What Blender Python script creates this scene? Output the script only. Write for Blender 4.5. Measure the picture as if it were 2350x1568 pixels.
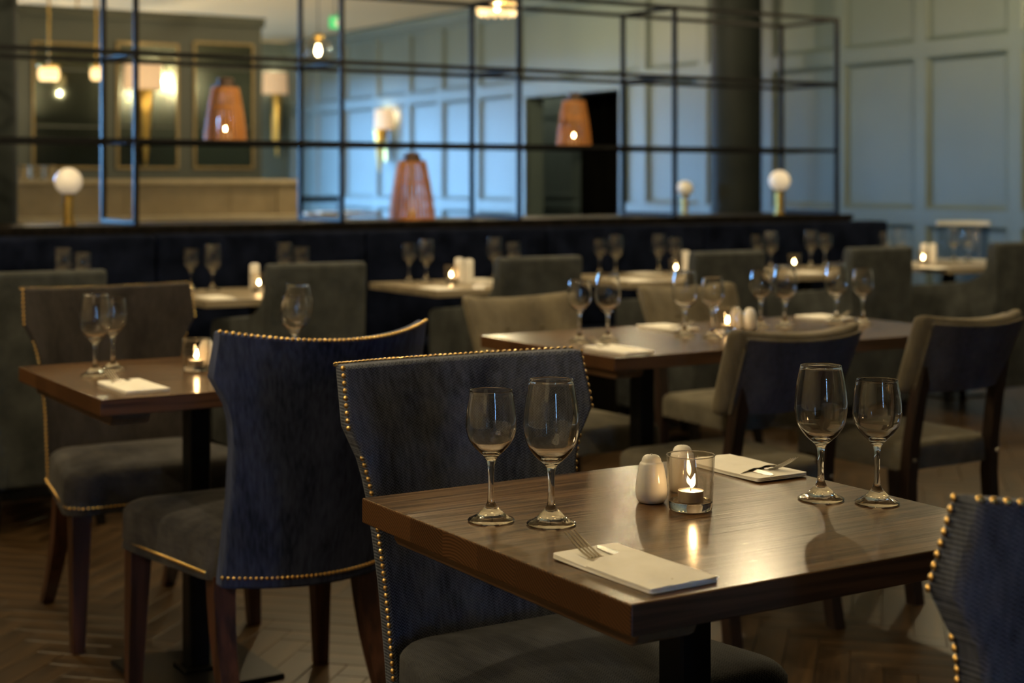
import bpy, bmesh, math, random
from mathutils import Vector, Matrix
random.seed(7)
for o in list(bpy.data.objects): bpy.data.objects.remove(o)
scene = bpy.context.scene
COL = scene.collection
PI = math.pi

# ------------------------------------------------------------------ camera
F_PX, TH, EYE, HOR = 3513.0, math.radians(31.76), 1.246, 416.0
CS, SN = math.cos(TH), math.sin(TH)
cam_data = bpy.data.cameras.new('camera'); cam = bpy.data.objects.new('camera', cam_data); COL.objects.link(cam)
cam.location = (0, 0, EYE); cam.rotation_euler = (PI / 2, 0, -TH)
cam_data.sensor_width = 36; cam_data.sensor_fit = 'HORIZONTAL'
cam_data.lens = F_PX / 2350 * 36
cam_data.shift_y = -(784 - HOR) / 2350
cam_data.clip_start = 0.05; cam_data.clip_end = 100
cam_data.dof.use_dof = True; cam_data.dof.focus_distance = 2.28; cam_data.dof.aperture_fstop = 4.0
scene.camera = cam

# ------------------------------------------------------------------ world, exposure
world = bpy.data.worlds.new('sky'); scene.world = world; world.use_nodes = True
bg = world.node_tree.nodes['Background']
bg.inputs[1].default_value = 50.0
_w = world.node_tree; _tc = _w.nodes.new('ShaderNodeTexCoord'); _sx = _w.nodes.new('ShaderNodeSeparateXYZ'); _rp = _w.nodes.new('ShaderNodeValToRGB')
_w.links.new(_tc.outputs['Generated'], _sx.inputs[0]); _w.links.new(_sx.outputs[2], _rp.inputs[0]); _w.links.new(_rp.outputs[0], bg.inputs[0])
_rp.color_ramp.elements[0].position = .0; _rp.color_ramp.elements[0].color = (.04, .05, .055, 1)      # ground outside
_rp.color_ramp.elements[1].position = .02; _rp.color_ramp.elements[1].color = (.24, .57, 1.0, 1)      # overcast dusk sky
scene.view_settings.view_transform = 'Standard'; scene.view_settings.look = 'None'
scene.view_settings.gamma = 1; scene.view_settings.use_curve_mapping = False
scene.view_settings.exposure = 0.2
cy = scene.cycles
cy.use_denoising = True; cy.max_bounces = 16; cy.diffuse_bounces = 4; cy.glossy_bounces = 4
cy.transmission_bounces = 16; cy.transparent_max_bounces = 16
cy.sample_clamp_indirect = 4; cy.blur_glossy = 1.0
cy.caustics_reflective = False; cy.caustics_refractive = True
BULB = 30.0            # bulb radiance
LAMP = 54.0            # ceiling lamp power, W
WARM = (1.0, 0.76, 0.44)

def portal(loc, sx, sz, rot):
    l = bpy.data.lights.new('window_portal', 'AREA'); l.shape = 'RECTANGLE'; l.size = sx; l.size_y = sz
    l.cycles.is_portal = True
    o = bpy.data.objects.new('window_portal', l); COL.objects.link(o); o.location = loc; o.rotation_euler = rot

# ------------------------------------------------------------------ pixel helpers (2350 x 1568)
def PZ(px, py, z):
    Z = (EYE - z) * F_PX / (py - HOR); X = (px - 1175) / F_PX * Z
    return X * CS + Z * SN, -X * SN + Z * CS
def PX(px, py, x0):
    t = (px - 1175) / F_PX; Z = x0 / (t * CS + SN)
    return Z * (CS - t * SN), EYE - (py - HOR) * Z / F_PX
def PY(px, py, y0):
    t = (px - 1175) / F_PX; Z = y0 / (CS - t * SN)
    return Z * (t * CS + SN), EYE - (py - HOR) * Z / F_PX

# ------------------------------------------------------------------ materials
MATS = {}
class NT:
    def __init__(s, name):
        s.m = bpy.data.materials.new(name); s.m.use_nodes = True
        s.t = s.m.node_tree; s.b = s.t.nodes['Principled BSDF']; s.out = s.t.nodes['Material Output']
    def n(s, typ, **kw):
        x = s.t.nodes.new(typ)
        for k, v in kw.items(): setattr(x, k, v)
        return x
    def l(s, a, b): s.t.links.new(a, b)
    def val(s, sock, v):
        if isinstance(v, (int, float)): sock.default_value = v
        elif isinstance(v, tuple): sock.default_value = v
        else: s.l(v, sock)
    def math(s, op, a, b=0.0, c=None):
        x = s.n('ShaderNodeMath', operation=op); s.val(x.inputs[0], a); s.val(x.inputs[1], b)
        if c is not None: s.val(x.inputs[2], c)
        return x.outputs[0]
    def coord(s, kind='Object'): return s.n('ShaderNodeTexCoord').outputs[kind]
    def mapped(s, scale, kind='Object', co=None):
        x = s.n('ShaderNodeMapping'); s.l(co or s.coord(kind), x.inputs[0]); x.inputs['Scale'].default_value = scale
        return x.outputs[0]
    def noise(s, vec, scale=5, detail=3, rough=.5, dist=0.0):
        x = s.n('ShaderNodeTexNoise'); s.l(vec, x.inputs['Vector']); x.inputs['Scale'].default_value = scale
        x.inputs['Detail'].default_value = detail; x.inputs['Roughness'].default_value = rough
        x.inputs['Distortion'].default_value = dist
        return x.outputs[0]
    def ramp(s, fac, *stops):
        x = s.n('ShaderNodeValToRGB'); s.l(fac, x.inputs[0]); e = x.color_ramp.elements
        while len(e) < len(stops): e.new(0.5)
        for el, (p, c) in zip(e, stops): el.position = p; el.color = (*c, 1)
        return x.outputs[0]
    def mix(s, fac, a, b, mode='MIX'):
        x = s.n('ShaderNodeMix', data_type='RGBA', blend_type=mode)
        s.val(x.inputs[0], fac)
        for i, v in ((6, a), (7, b)):
            s.val(x.inputs[i], (*v, 1) if isinstance(v, tuple) else v)
        return x.outputs[2]
    def bump(s, h, strength=.2, dist=.01):
        x = s.n('ShaderNodeBump'); x.inputs['Strength'].default_value = strength
        x.inputs['Distance'].default_value = dist; s.l(h, x.inputs['Height']); s.l(x.outputs[0], s.b.inputs['Normal'])
    def base(s, c):
        s.val(s.b.inputs['Base Color'], (*c, 1) if isinstance(c, tuple) else c)
    def set(s, **kw):
        for k, v in kw.items(): s.val(s.b.inputs[k.replace('_', ' ')], v)
        return s
    def sep(s, v):
        x = s.n('ShaderNodeSeparateXYZ'); s.l(v, x.inputs[0]); return x.outputs

def M(name, col=None, rough=.5, metal=0.0, **kw):
    if name in MATS: return MATS[name]
    n = NT(name); n.base(col); n.set(Roughness=rough, Metallic=metal, **kw); MATS[name] = n.m; return n.m
def noisy(name, c1, c2, scale=(8, 8, 8), rough=.6, bump=0.0, metal=0.0, detail=4):
    n = NT(name); f = n.noise(n.mapped(scale), 1, detail); n.base(n.ramp(f, (.3, c1), (.7, c2)))
    n.set(Roughness=rough, Metallic=metal)
    if bump: n.bump(f, bump, .005)
    MATS[name] = n.m; return n.m
def wood(name, dark, light, rough=.3, along=0, fine=1.0, coat=0.0):
    n = NT(name)
    k = [3.0, 3.0, 3.0]; kk = [160.0 * fine] * 3; k2 = [11.0] * 3; k2[along] = .8
    kk[along] = 5
    low = n.noise(n.mapped(tuple(k2)), 1, 2, .5, .3)
    ring = n.math('SINE', n.math('MULTIPLY', low, 60.0 * fine))
    fi = n.noise(n.mapped(tuple(kk)), 1, 3)
    f = n.math('ADD', n.math('MULTIPLY', n.math('MULTIPLY_ADD', ring, .5, .5), .22), n.math('MULTIPLY', fi, .78))
    rnd = n.n('ShaderNodeObjectInfo').outputs['Random']
    n.base(n.mix(n.math('MULTIPLY', rnd, .35 if name == 'floor_wood' else 0.0), n.ramp(f, (.36, dark), (.64, light)), tuple(c * .45 for c in dark)))
    n.set(Roughness=n.math('MULTIPLY_ADD', fi, .12, rough - .06))
    if coat: n.set(Coat_Weight=coat, Coat_Roughness=.2)
    n.bump(fi, .22 if name == 'table_wood' else .06, .001)
    MATS[name] = n.m; return n.m
def endgrain(name, dark, light):
    n = NT(name); o = n.sep(n.coord()); y, z = o[1], o[2]
    st = n.math('FLOOR', n.math('MULTIPLY', y, 10.5)); w = n.n('ShaderNodeTexWhiteNoise', noise_dimensions='1D'); n.l(st, w.inputs['W'])
    r = w.outputs['Value']
    cyy = n.math('DIVIDE', n.math('ADD', st, n.math('MULTIPLY_ADD', r, 2.2, -.6)), 10.5)
    zz = n.math('ADD', z, n.math('MULTIPLY_ADD', n.math('GREATER_THAN', r, .5), .19, n.math('MULTIPLY_ADD', r, .05, -.86)))
    dy = n.math('SUBTRACT', y, cyy)
    d = n.math('SQRT', n.math('ADD', n.math('MULTIPLY', dy, dy), n.math('MULTIPLY', zz, zz)))
    nz = n.noise(n.mapped((40, 40, 40)), 1, 2)
    ring = n.math('SINE', n.math('MULTIPLY_ADD', d, 1350.0, n.math('MULTIPLY', nz, 4.0)))
    f = n.math('MULTIPLY_ADD', ring, .24, n.math('MULTIPLY_ADD', r, .30, .34))
    n.base(n.ramp(f, (.1, dark), (.9, light))); n.set(Roughness=.5, Specular_IOR_Level=.1); n.bump(f, .1, .001)
    MATS[name] = n.m; return n.m
def fabric(name, dark, light, axes=(0, 2), herring=.0, nap=.5, weave=900.0, stretch=True, sheen=.12):
    n = NT(name); co = n.coord(); o = n.sep(co); a, b = o[axes[0]], o[axes[1]]
    sc = [9.0, 9.0, 9.0]
    if stretch: sc[axes[1]] = 3.0
    mott = n.noise(n.mapped(tuple(sc)), 1, 5, .62)
    streak_s = [140.0] * 3; streak_s[axes[1]] = 6.0
    streak = n.noise(n.mapped(tuple(streak_s)), 1, 2)
    f = n.math('ADD', n.math('MULTIPLY', mott, 1.0 - .45 * nap), n.math('MULTIPLY', streak, .45 * nap))
    if herring:
        fr = n.math('FRACT', n.math('DIVIDE', a, .0100))
        tri = n.math('ABSOLUTE', n.math('SUBTRACT', fr, .5))
        v = n.math('FRACT', n.math('DIVIDE', n.math('MULTIPLY_ADD', tri, .0105, b), .0052))
        st = n.math('SMOOTH_MIN', n.math('MULTIPLY', n.math('ABSOLUTE', n.math('SUBTRACT', v, .5)), 2.0), 1.0, .2)
        f2 = n.math('ADD', n.math('MULTIPLY_ADD', f, 2.0, -.5), n.math('MULTIPLY', n.math('SUBTRACT', st, .5), herring))
    else:
        wv = n.math('MULTIPLY', n.math('SINE', n.math('MULTIPLY', a, weave * 2)), n.math('SINE', n.math('MULTIPLY', b, weave * 2)))
        f2 = n.math('MULTIPLY_ADD', wv, .06, f)
    n.base(n.ramp(f2, (.34 if not herring else .15, dark), (.70 if not herring else .95, light)))
    n.set(Roughness=.9, Sheen_Weight=sheen, Sheen_Roughness=.45, Specular_IOR_Level=.2)
    n.b.inputs['Sheen Tint'].default_value = (*[min(1, c * 2 + .25) for c in light], 1)
    n.bump(f2, .3, .002)
    MATS[name] = n.m; return n.m
def emis(name, col, st):
    n = NT(name); n.base((0, 0, 0)); n.b.inputs['Emission Color'].default_value = (*col, 1); n.b.inputs['Emission Strength'].default_value = st
    MATS[name] = n.m; return n.m
def thin_glass(name, tint=(1, 1, 1), rough=0.0, extra=.0):
    n = NT(name); n.t.nodes.remove(n.b)
    tr = n.n('ShaderNodeBsdfTransparent'); tr.inputs[0].default_value = (*tint, 1)
    gl = n.n('ShaderNodeBsdfGlossy'); gl.inputs['Roughness'].default_value = rough
    fr = n.n('ShaderNodeLayerWeight'); fr.inputs[0].default_value = .5
    mx = n.n('ShaderNodeMixShader'); n.l(n.math('MULTIPLY_ADD', n.math('POWER', fr.outputs['Facing'], 3.0), .75, .05 + extra), mx.inputs[0])
    n.l(tr.outputs[0], mx.inputs[1]); n.l(gl.outputs[0], mx.inputs[2]); n.l(mx.outputs[0], n.out.inputs[0])
    MATS[name] = n.m; return n.m

wood('table_wood', (.040, .019, .007), (.125, .064, .024), .21, 0, 1.0)
wood('table_edge', (.045, .020, .010), (.105, .050, .025), .4, 0, 1.0)
endgrain('table_end', (.026, .011, .004), (.125, .058, .023))
wood('cleat_wood', (.085, .042, .018), (.15, .078, .035), .45, 1, .7)
wood('pale_wood', (.20, .165, .115), (.36, .30, .21), .33, 0, .6)
wood('pale_edge', (.16, .13, .09), (.28, .23, .16), .45, 0, .6)
wood('leg_wood', (.030, .012, .007), (.075, .030, .018), .38, 2, .5)
wood('black_wood', (.003, .0025, .002), (.009, .007, .006), .55, 2, .5); MATS['black_wood'].node_tree.nodes['Principled BSDF'].inputs['Specular IOR Level'].default_value = .06
wood('dark_leg', (.010, .005, .003), (.028, .013, .008), .45, 2, .5)
wood('floor_wood', (.030, .017, .007), (.075, .043, .018), .33, 0, .35)
noisy('floor_base', (.02, .011, .005), (.055, .031, .013), (2, 9, 1), .4)
fabric('navy_herringbone', (.003, .006, .016), (.150, .166, .215), (0, 2), .65, .6)
fabric('navy_twill', (.003, .004, .007), (.060, .062, .070), (0, 1), .60, .3)
fabric('navy_velvet', (.009, .015, .044), (.080, .102, .200), (0, 2), 0, .8)
fabric('velvet_seat', (.014, .014, .018), (.070, .066, .066), (0, 1), 0, .4, stretch=False)
fabric('dark_velvet', (.010, .008, .009), (.045, .038, .036), (0, 2), 0, .4)
fabric('grey_linen', (.022, .0245, .0245), (.060, .065, .064), (0, 2), 0, .08, 1200, False)
fabric('beige_linen', (.085, .072, .052), (.200, .170, .120), (0, 2), 0, .3, 1200)
fabric('beige_seat', (.080, .072, .054), (.170, .150, .112), (0, 1), 0, .3, 1200, False)
fabric('denim_panel', (.042, .042, .055), (.130, .130, .150), (0, 2), 0, .6, 1200)
fabric('banquette_velvet', (.001, .002, .006), (.008, .011, .026), (0, 2), 0, .2, stretch=False, sheen=.0); MATS['banquette_velvet'].node_tree.nodes['Principled BSDF'].inputs['Specular IOR Level'].default_value = .04
noisy('black_steel', (.006, .006, .007), (.014, .014, .015), (20, 20, 20), .35, 0, .6)
noisy('screen_steel', (.004, .004, .0045), (.007, .007, .008), (15, 15, 15), .42); MATS['screen_steel'].node_tree.nodes['Principled BSDF'].inputs['Specular IOR Level'].default_value = .10
noisy('brass', (.62, .40, .14), (.80, .56, .24), (60, 60, 60), .25, 0, 1.0)
noisy('brass_satin', (.50, .31, .07), (.62, .42, .12), (30, 30, 30), .35, 0, 1.0)
noisy('steel', (.50, .46, .40), (.60, .57, .52), (50, 50, 50), .22, 0, 1.0)
noisy('paper', (.84, .81, .74), (.90, .87, .81), (30, 30, 30), .85, .05)
noisy('porcelain', (.78, .76, .72), (.82, .80, .77), (10, 10, 10), .12)
noisy('wax', (.85, .78, .66), (.92, .86, .76), (40, 40, 40), .5)
noisy('tin', (.55, .52, .50), (.68, .65, .62), (40, 40, 40), .3, 0, .9)
noisy('wick', (.01, .01, .01), (.03, .02, .02), (90, 90, 90), .9)
noisy('wall_teal', (.082, .114, .112), (.094, .128, .125), (1.5, 1.5, 1.5), .5)
noisy('wall_cream', (.60, .52, .38), (.66, .58, .44), (1.2, 1.2, 1.2), .8)
noisy('partition_paint', (.038, .046, .038), (.048, .057, .047), (1.5, 1.5, 1.5), .55)
noisy('ceiling_paint', (.72, .62, .44), (.76, .66, .48), (1, 1, 1), .9)
noisy('column_paint', (.013, .016, .016), (.018, .022, .021), (2, 2, 2), .6); MATS['column_paint'].node_tree.nodes['Principled BSDF'].inputs['Specular IOR Level'].default_value = .1
noisy('stone_beige', (.20, .155, .088), (.27, .215, .13), (6, 6, 6), .45)
noisy('stone_cream', (.34, .28, .18), (.42, .35, .23), (6, 6, 6), .4)
noisy('rattan', (.30, .105, .014), (.46, .185, .028), (60, 60, 9), .55)
noisy('rattan_cap', (.045, .022, .012), (.07, .035, .02), (30, 30, 30), .5)
noisy('opal_glass', (.82, .76, .66), (.85, .80, .71), (8, 8, 8), .25)
noisy('shade_linen', (.62, .47, .33), (.70, .55, .40), (60, 60, 20), .8)
noisy('black_door', (.006, .007, .006), (.011, .012, .010), (3, 3, 3), .5)
noisy('drape_black', (.003, .003, .003), (.006, .006, .005), (9, 9, 2), 1.0); MATS['drape_black'].node_tree.nodes['Principled BSDF'].inputs['Specular IOR Level'].default_value = 0
noisy('sign_white', (.7, .75, .7), (.8, .82, .8), (9, 9, 9), .5)
noisy('curtain_grey', (.12, .13, .12), (.16, .17, .16), (9, 9, 1), .9)
noisy('acrylic_rim', (.55, .55, .52), (.62, .62, .60), (9, 9, 9), .25)
M('mirror', (.12, .135, .11), .10, 1.0)
noisy('gilt_dim', (.20, .15, .07), (.28, .21, .10), (20, 20, 20), .5, 0, .6)
for nm_, bs_ in (('glass_foot', .35),):
    g = NT(nm_); g.base((1, 1, 1)); g.set(Roughness=0.0, IOR=1.5); g.b.inputs['Transmission Weight'].default_value = 1
    if bs_: g.bump(g.noise(g.mapped((90, 90, 90)), 1, 1), bs_, .004)
    MATS[nm_] = g.m
g = NT('wine_glass'); g.base((1, 1, 1)); g.set(Roughness=0.0, IOR=1.5); g.b.inputs['Transmission Weight'].default_value = 1; MATS['wine_glass'] = g.m
thin_glass('tumbler_glass', (.97, .95, .92))
thin_glass('clear_globe', (.97, .95, .9), .02, .10)
thin_glass('window_glass', (.95, .97, 1), 0)
thin_glass('acrylic', (.70, .76, .82), .08, .12)
emis('flame', (1, .64, .28), 110)
emis('bulb', WARM, BULB)
emis('crystal_glow', (1, .62, .24), 2.2)
emis('cove_glow', (1, .74, .42), 60)
emis('sign_green', (.02, .55, .14), 1.2)
g = NT('shade_lit'); f_ = g.noise(g.mapped((60, 60, 20)), 1, 2); g.base(g.ramp(f_, (.3, (.62, .47, .33)), (.7, (.70, .55, .40))))
g.set(Roughness=.8); g.b.inputs['Emission Color'].default_value = (1, .62, .34, 1); g.b.inputs['Emission Strength'].default_value = .30; MATS['shade_lit'] = g.m
g = NT('globe_lit'); f_ = g.noise(g.mapped((8, 8, 8)), 1, 2); g.base(g.ramp(f_, (.3, (.80, .74, .64)), (.7, (.84, .79, .70))))
g.set(Roughness=.22); g.b.inputs['Emission Color'].default_value = (1, .78, .55, 1); g.b.inputs['Emission Strength'].default_value = .22; MATS['globe_lit'] = g.m

# ------------------------------------------------------------------ object helpers
def link(name, me, mat, parent=None, loc=None, rot=None, smooth=None):
    if isinstance(mat, str): mat = [mat]
    if not me.materials:
        for m in mat: me.materials.append(MATS[m])
    if smooth is not None:
        me.polygons.foreach_set('use_smooth', [True] * len(me.polygons))
        if smooth < 3.1: me.set_sharp_from_angle(angle=smooth)
    o = bpy.data.objects.new(name, me); COL.objects.link(o)
    if parent: o.parent = parent
    if loc is not None: o.location = loc
    if rot is not None: o.rotation_euler = rot
    return o
def tag(o, label, cat, group=None):
    o['label'] = label; o['category'] = cat
    if group: o['group'] = group
    return o
def struct(o): o['kind'] = 'structure'; return o
def thing(name, label, cat, loc=(0, 0, 0), rz=0.0, group=None):
    o = bpy.data.objects.new(name, None); o.empty_display_size = .05; COL.objects.link(o)
    o.location = loc; o.rotation_euler = (0, 0, rz); return tag(o, label, cat, group)
def dup(root, label, loc, rz=0.0, group=None, parent=None):
    r = root.copy(); COL.objects.link(r)
    if parent is None:
        r.location = loc; r.rotation_euler = (0, 0, rz); r['label'] = label
        if group: r['group'] = group
    else: r.parent = parent
    for ch in list(root.children): dup(ch, None, None, parent=r)
    return r
def mesh_from(vs, fs, name='mesh', mi=None):
    me = bpy.data.meshes.new(name); me.from_pydata([tuple(v) for v in vs], [], fs); me.update()
    bm = bmesh.new(); bm.from_mesh(me); bmesh.ops.recalc_face_normals(bm, faces=bm.faces); bm.to_mesh(me); bm.free()
    if mi: me.polygons.foreach_set('material_index', mi)
    return me
def box_me(x0, x1, y0, y1, z0, z1, bev=0.0, seg=1):
    bm = bmesh.new()
    bmesh.ops.create_cube(bm, size=1)
    for v in bm.verts:
        v.co = Vector(((x0 + x1) / 2 + v.co.x * (x1 - x0), (y0 + y1) / 2 + v.co.y * (y1 - y0), (z0 + z1) / 2 + v.co.z * (z1 - z0)))
    if bev: bmesh.ops.bevel(bm, geom=bm.edges[:], offset=bev, segments=seg, affect='EDGES', profile=.5)
    me = bpy.data.meshes.new('box'); bm.to_mesh(me); bm.free(); return me
def box(name, b, mat, parent=None, bev=0.0, seg=1, **kw):
    return link(name, box_me(*b, bev, seg), mat, parent, smooth=(.6 if seg > 1 else None), **kw)
def lathe_me(prof, n=32, cap0=True, cap1=True):
    vs, fs = [], []
    for r, z in prof:
        for i in range(n): a = 2 * PI * i / n; vs.append((r * math.cos(a), r * math.sin(a), z))
    for k in range(len(prof) - 1):
        for i in range(n): j = (i + 1) % n; fs.append((k * n + i, k * n + j, (k + 1) * n + j, (k + 1) * n + i))
    if cap0: fs.append(tuple(range(n))[::-1])
    if cap1: fs.append(tuple(range((len(prof) - 1) * n, len(prof) * n)))
    return mesh_from(vs, fs, 'lathe')
def tube_me(pts, r, n=8, squash=1.0):
    pts = [Vector(p) for p in pts]; rs = r if isinstance(r, (list, tuple)) else [r] * len(pts)
    vs, fs = [], []
    for i, p in enumerate(pts):
        t = (pts[min(i + 1, len(pts) - 1)] - pts[max(i - 1, 0)]).normalized()
        up = Vector((0, 0, 1)) if abs(t.z) < .9 else Vector((1, 0, 0))
        a = t.cross(up).normalized(); b = a.cross(t)
        for k in range(n):
            an = 2 * PI * k / n + PI / n; vs.append(p + a * math.cos(an) * rs[i] + b * math.sin(an) * rs[i] * squash)
    for i in range(len(pts) - 1):
        for k in range(n): j = (k + 1) % n; fs.append((i * n + k, i * n + j, (i + 1) * n + j, (i + 1) * n + k))
    fs.append(tuple(range(n))); fs.append(tuple(range((len(pts) - 1) * n, len(pts) * n)))
    return mesh_from(vs, fs, 'tube')
def prism_me(poly, axis, a0, a1, bev=0.0, seg=2):
    """poly: list of 2d points; extruded along axis 0(x): poly=(y,z); 1(y): (x,z); 2(z): (x,y)"""
    n = len(poly); vs = []
    for a in (a0, a1):
        for p, q in poly: vs.append({0: (a, p, q), 1: (p, a, q), 2: (p, q, a)}[axis])
    fs = [tuple(range(n)), tuple(range(n, 2 * n))] + [(i, (i + 1) % n, n + (i + 1) % n, n + i) for i in range(n)]
    me = mesh_from(vs, fs, 'prism')
    if bev:
        bm = bmesh.new(); bm.from_mesh(me)
        ed = [e for e in bm.edges if len(e.link_faces) == 2 and e.calc_face_angle() > .6]
        bmesh.ops.bevel(bm, geom=ed, offset=bev, segments=seg, affect='EDGES', profile=.5, clamp_overlap=True); bm.to_mesh(me); bm.free()
    return me
def rrect(hx0, hx1, y0, y1, r=.04, k=5, bow=0.0):
    """rounded trapezoid plan, hx0 half width at y0, hx1 at y1"""
    cs = [(hx0 - r, y0 + r, -PI / 2), (hx1 - r, y1 - r, 0), (-hx1 + r, y1 - r, PI / 2), (-hx0 + r, y0 + r, PI)]
    pts = []
    for cx, cyy, a0 in cs:
        for i in range(k + 1): a = a0 + PI / 2 * i / k; pts.append((cx + r * math.cos(a), cyy + r * math.sin(a)))
    out = []
    for i, (x, y) in enumerate(pts):       # subdivide long edges
        x2, y2 = pts[(i + 1) % len(pts)]; d = math.hypot(x2 - x, y2 - y); m = max(1, int(d / .06))
        for j in range(m): out.append((x + (x2 - x) * j / m, y + (y2 - y) * j / m))
    return out
def cushion_me(plan, z0, z1, dome=.02, rnd=.02, inset0=.0):
    cx = sum(p[0] for p in plan) / len(plan); cyy = sum(p[1] for p in plan) / len(plan); n = len(plan)
    lv = [(1 - inset0, z0), (1, z0 + .008)]
    h = 1.0
    for i in range(1, 6): a = PI / 2 * i / 5; lv.append((1 - rnd * 4 * (1 - math.cos(a)), z1 - rnd + rnd * math.sin(a)))
    top = lv[-1][0]
    for s in (.75, .5, .25): lv.append((top * s, z1 + dome * (1 - s * s)))
    vs, fs = [], []
    for s, z in lv:
        for x, y in plan: vs.append((cx + (x - cx) * s, cyy + (y - cyy) * s, z))
    for k in range(len(lv) - 1):
        for i in range(n): j = (i + 1) % n; fs.append((k * n + i, k * n + j, (k + 1) * n + j, (k + 1) * n + i))
    vs.append((cx, cyy, z1 + dome)); c = len(vs) - 1; b = (len(lv) - 1) * n
    for i in range(n): fs.append((b + i, b + (i + 1) % n, c))
    fs.append(tuple(range(n)))
    return mesh_from(vs, fs, 'cushion')
def dome_me(r, h, n=8):
    vs, fs = [], []
    for k in range(3):
        a = PI / 2 * k / 3
        for i in range(n): t = 2 * PI * i / n; vs.append((r * math.cos(a) * math.cos(t), r * math.cos(a) * math.sin(t), h * math.sin(a)))
    for k in range(2):
        for i in range(n): j = (i + 1) % n; fs.append((k * n + i, k * n + j, (k + 1) * n + j, (k + 1) * n + i))
    vs.append((0, 0, h)); fs += [(2 * n + i, 2 * n + (i + 1) % n, 3 * n) for i in range(n)]
    return mesh_from(vs, fs, 'dome')
def tri_quad(vs, fs, a, b, c, d): fs.append((a, b, c, d))

# ------------------------------------------------------------------ the room
XW, CE = 8.5, 3.15                 # panelled wall plane, ceiling height
X0, Y0, Y1 = -4.0, -4.0, 19.55
fl = struct(box('floor', (X0, XW, Y0, Y1, -.2, -.012), 'floor_base'))
ce = struct(box('ceiling', (X0, XW, Y0, Y1, CE, CE + .2), 'ceiling_paint'))
# wall behind the camera with one tall narrow window
def wall_with_openings(name, along, fixed, a0, a1, z1, openings, mat, thick):
    """along 'x' or 'y'; openings (a,b,z0,z1)"""
    vs_boxes = []
    cuts = sorted(openings); cur = a0
    for a, b, zb, zt in cuts:
        vs_boxes.append((cur, a, 0, z1)); vs_boxes.append((a, b, 0, zb)); vs_boxes.append((a, b, zt, z1)); cur = b
    vs_boxes.append((cur, a1, 0, z1))
    bm = bmesh.new()
    for p, q, zb, zt in vs_boxes:
        if zt - zb < 1e-4 or q - p < 1e-4: continue
        r = bmesh.ops.create_cube(bm, size=1)['verts']
        f0, f1 = sorted((fixed, fixed + thick))
        for v in r:
            u, w, zz = (p + q) / 2 + v.co.x * (q - p), (f0 + f1) / 2 + v.co.y * (f1 - f0), (zb + zt) / 2 + v.co.z * (zt - zb)
            v.co = Vector((u, w, zz)) if along == 'x' else Vector((w, u, zz))
    me = bpy.data.meshes.new(name); bm.to_mesh(me); bm.free()
    return struct(link(name, me, mat))
LW = [(15.2, 19.0, .3, 2.7)]
FW = [(-.2, .1, .6, 2.6)]
BW = [(-3.7, -1.5, .3, 2.7), (-1.0, 1.2, .3, 2.7), (1.7, 4.2, .3, 2.7), (4.7, 7.3, .3, 2.7)]
wall_with_openings('wall_left', 'y', X0, Y0, Y1, CE, LW, 'wall_cream', -.2)
wall_with_openings('wall_front', 'x', Y0, X0, XW, CE, FW, 'partition_paint', -.2)
wall_with_openings('wall_back', 'x', Y1, X0, XW + .2, CE, BW, 'wall_teal', .2)
wi = 0
for a, b, zb, zt in LW + FW + BW:
    wi += 1
    side = (a, b, zb, zt) in LW; YF = Y1 + .24 if (a, b, zb, zt) in BW else Y0
    w = struct(bpy.data.objects.new('window_%d' % wi, None)); COL.objects.link(w)
    w['label'] = 'tall white framed window letting in daylight'
    def wb(nm, u0, u1, z0, z1, t0, t1, mt):
        b_ = (X0 - .12 + t0, X0 - .12 + t1, u0, u1, z0, z1) if side else (u0, u1, YF - .12 + t0, YF - .12 + t1, z0, z1)
        box(nm, b_, mt, w)
    for u0, u1, z0, z1 in ((a, a + .05, zb, zt), (b - .05, b, zb, zt), (a, b, zb, zb + .05), (a, b, zt - .05, zt), ((a + b) / 2 - .02, (a + b) / 2 + .02, zb, zt), (a, b, (zb + zt) / 2, (zb + zt) / 2 + .03)):
        wb('window_frame', u0, u1, z0, z1, -.03, .03, 'sign_white')
    wb('pane', a, b, zb, zt, -.003, .003, 'window_glass')
    if side: portal((X0 - .15, (a + b) / 2, (zb + zt) / 2), b - a, zt - zb, (PI / 2, 0, -PI / 2))
    else: portal(((a + b) / 2, YF - .15 if YF < 0 else YF - .05, (zb + zt) / 2), b - a, zt - zb, (PI / 2, 0, PI if YF < 0 else 0))

# panelled right wall with a doorway
DA, DB, DT = 11.77, 13.43, 2.112
wr = wall_with_openings('wall_right', 'y', XW, Y0, Y1, CE, [(DA, DB, 0, DT)], 'wall_teal', .2)
stiles = [-3.4, -2.52, -1.64, -.76, .1, .98, 1.86, 2.74, 3.62, 4.5, 5.38, 6.25, 7.124, 7.986, 8.826, 9.66, 10.516, 11.40, 13.60, 14.428, 15.249, 16.03, 16.876, 17.78, 18.658, 19.45]
rails = [(.0, .14), (.92, 1.045), (2.15, 2.275), (2.99, CE)]
PR = .034
for i, y in enumerate(stiles):
    box('stile', (XW - PR, XW, y - .062, y + .062, 0, CE), 'wall_teal', wr, .004)
for k, (za, zb) in enumerate(rails):
    for ya, yb in ((Y0, DA - .1), (DB + .1, Y1)) if zb < 2.14 else ((Y0, Y1),):
        box('rail', (XW - PR - .0015, XW, ya, yb, za, zb), 'wall_teal', wr, .004)
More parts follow.
